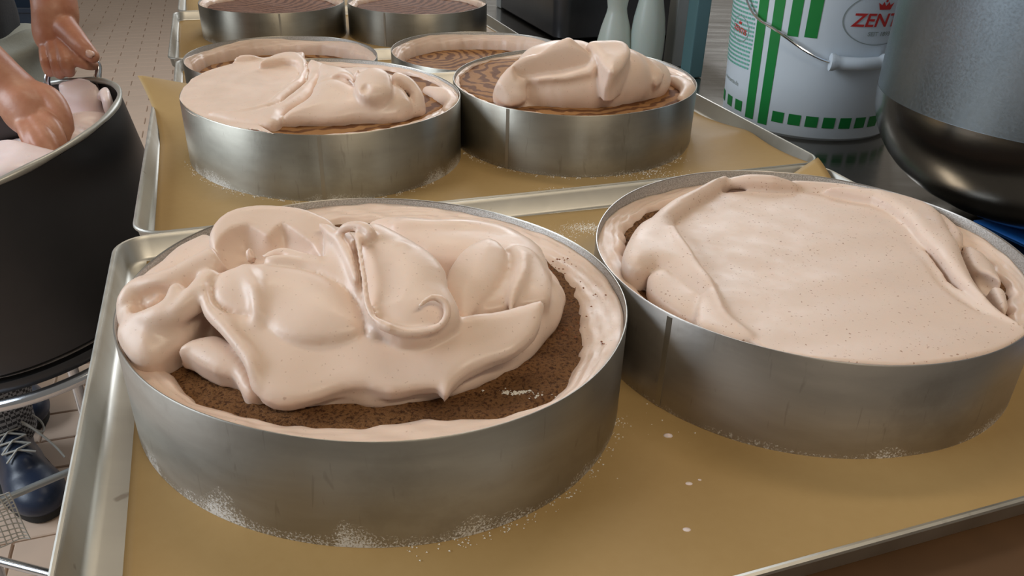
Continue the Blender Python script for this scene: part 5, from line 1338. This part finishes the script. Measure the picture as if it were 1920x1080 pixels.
Tr.tube([HIPS + V(0, 0, -0.04), HIPS + V(0, 0, -0.06)], [0.15, 0.15], k=0.02)
Tr.tube([HIPS + V(0.05, -0.04, -0.08), V(-1.00, 1.31, -0.42), AN1], [0.095, 0.075, 0.062], k=0.02)
Tr.tube([HIPS + V(-0.06, 0.06, -0.08), V(-1.15, 1.52, -0.42), AN2], [0.095, 0.075, 0.062], k=0.02)
Tr.mesh('trousers', CHECK, person, 2)
def shoe(ank, d, name='shoe'):
    d = V(d[0], d[1], 0); d /= np.linalg.norm(d); s = V(-d[1], d[0], 0)
    b = V(ank[0], ank[1], FLOOR_Z)
    lo = np.minimum(b - d * 0.10, b + d * 0.24) - 0.09; hi = np.maximum(b - d * 0.10, b + d * 0.24) + 0.09
    lo[2] = FLOOR_Z + 0.012; hi[2] = FLOOR_Z + 0.20
    Q = SDF(lo, hi, 0.0035, far=0.04)
    rz = math.atan2(d[1], d[0])
    Q.ell(b + d * 0.155 + V(0, 0, 0.036), (0.075, 0.052, 0.042), rz=rz, k=0.02)
    Q.ell(b + d * 0.06 + V(0, 0, 0.045), (0.10, 0.046, 0.050), rz=rz, k=0.02)
    Q.ell(b - d * 0.03 + V(0, 0, 0.050), (0.055, 0.042, 0.055), rz=rz, k=0.02)
    Q.tube([b - d * 0.01 + V(0, 0, 0.06), b - d * 0.012 + V(0, 0, 0.15)], [0.050, 0.052], k=0.02)
    Q.tube([b + d * 0.02 + V(0, 0, 0.105), b + d * 0.115 + V(0, 0, 0.070)], [0.030, 0.030], k=0.012)
    Q.put((slice(None),) * 3, FLOOR_Z + 0.018 - Q.Z, 0.002, 'clip')
    o = Q.mesh(name, SHOE, person, 2)
    m = MB(); n = 40; out = []
    for k in range(n):
        w = 2 * PI * k / n; u = math.cos(w); v = math.sin(w)
        out.append(b + d * (0.068 + 0.155 * u) + s * (0.052 + 0.006 * u) * math.copysign(abs(v) ** 0.8, v))
    for z in (0.001, 0.004, 0.022, 0.026):
        ins = 0.97 if z in (0.001, 0.026) else 1.0
        c = b + d * 0.068
        m.v += [tuple(c + (p - c) * ins + V(0, 0, z)) for p in out]
    for i in range(3):
        for k in range(n): m.f.append((i * n + k, i * n + (k + 1) % n, (i + 1) * n + (k + 1) % n, (i + 1) * n + k))
    m.f.append(tuple(range(n - 1, -1, -1))); m.f.append(tuple(3 * n + k for k in range(n)))
    q = m.build('sole', SOLE, person); q.parent = o; q.matrix_parent_inverse = Matrix.Identity(4)
    # laces: crosses over the tongue and two loose loops
    m = MB()
    def lp(u, v, h=0.0): return b + d * u + s * v + V(0, 0, 0.138 - 0.36 * (u - 0.02) + h - 8 * v * v)
    for i in range(4):
        u = 0.035 + i * 0.022
        m.tube([lp(u, -0.026), lp(u + 0.011, 0, 0.003), lp(u + 0.022, 0.026)], 0.0022, 6)
        m.tube([lp(u, 0.026), lp(u + 0.011, 0, 0.005), lp(u + 0.022, -0.026)], 0.0022, 6)
    for sg in (-1, 1):
        m.tube(smooth_path([lp(0.03, 0.0, 0.006), lp(0.03, 0.03 * sg, 0.022), lp(0.045, 0.062 * sg, 0.012), lp(0.075, 0.055 * sg, 0.006), lp(0.05, 0.02 * sg, 0.010), lp(0.03, 0.0, 0.006)], 6), 0.0022, 6)
        m.tube(smooth_path([lp(0.03, 0.0, 0.006), lp(0.06, 0.03 * sg, 0.014), lp(0.10, 0.06 * sg, 0.004), lp(0.13, 0.07 * sg, 0.0)], 6), 0.0022, 6)
    q = m.build('laces', LACE, person); q.parent = o; q.matrix_parent_inverse = Matrix.Identity(4)
    return o
TOE = V(*(-0.9168, 1.1817, -0.8700))
shoe(AN1, (TOE - AN1)[:2])
shoe(AN2, (0.7, -0.7))
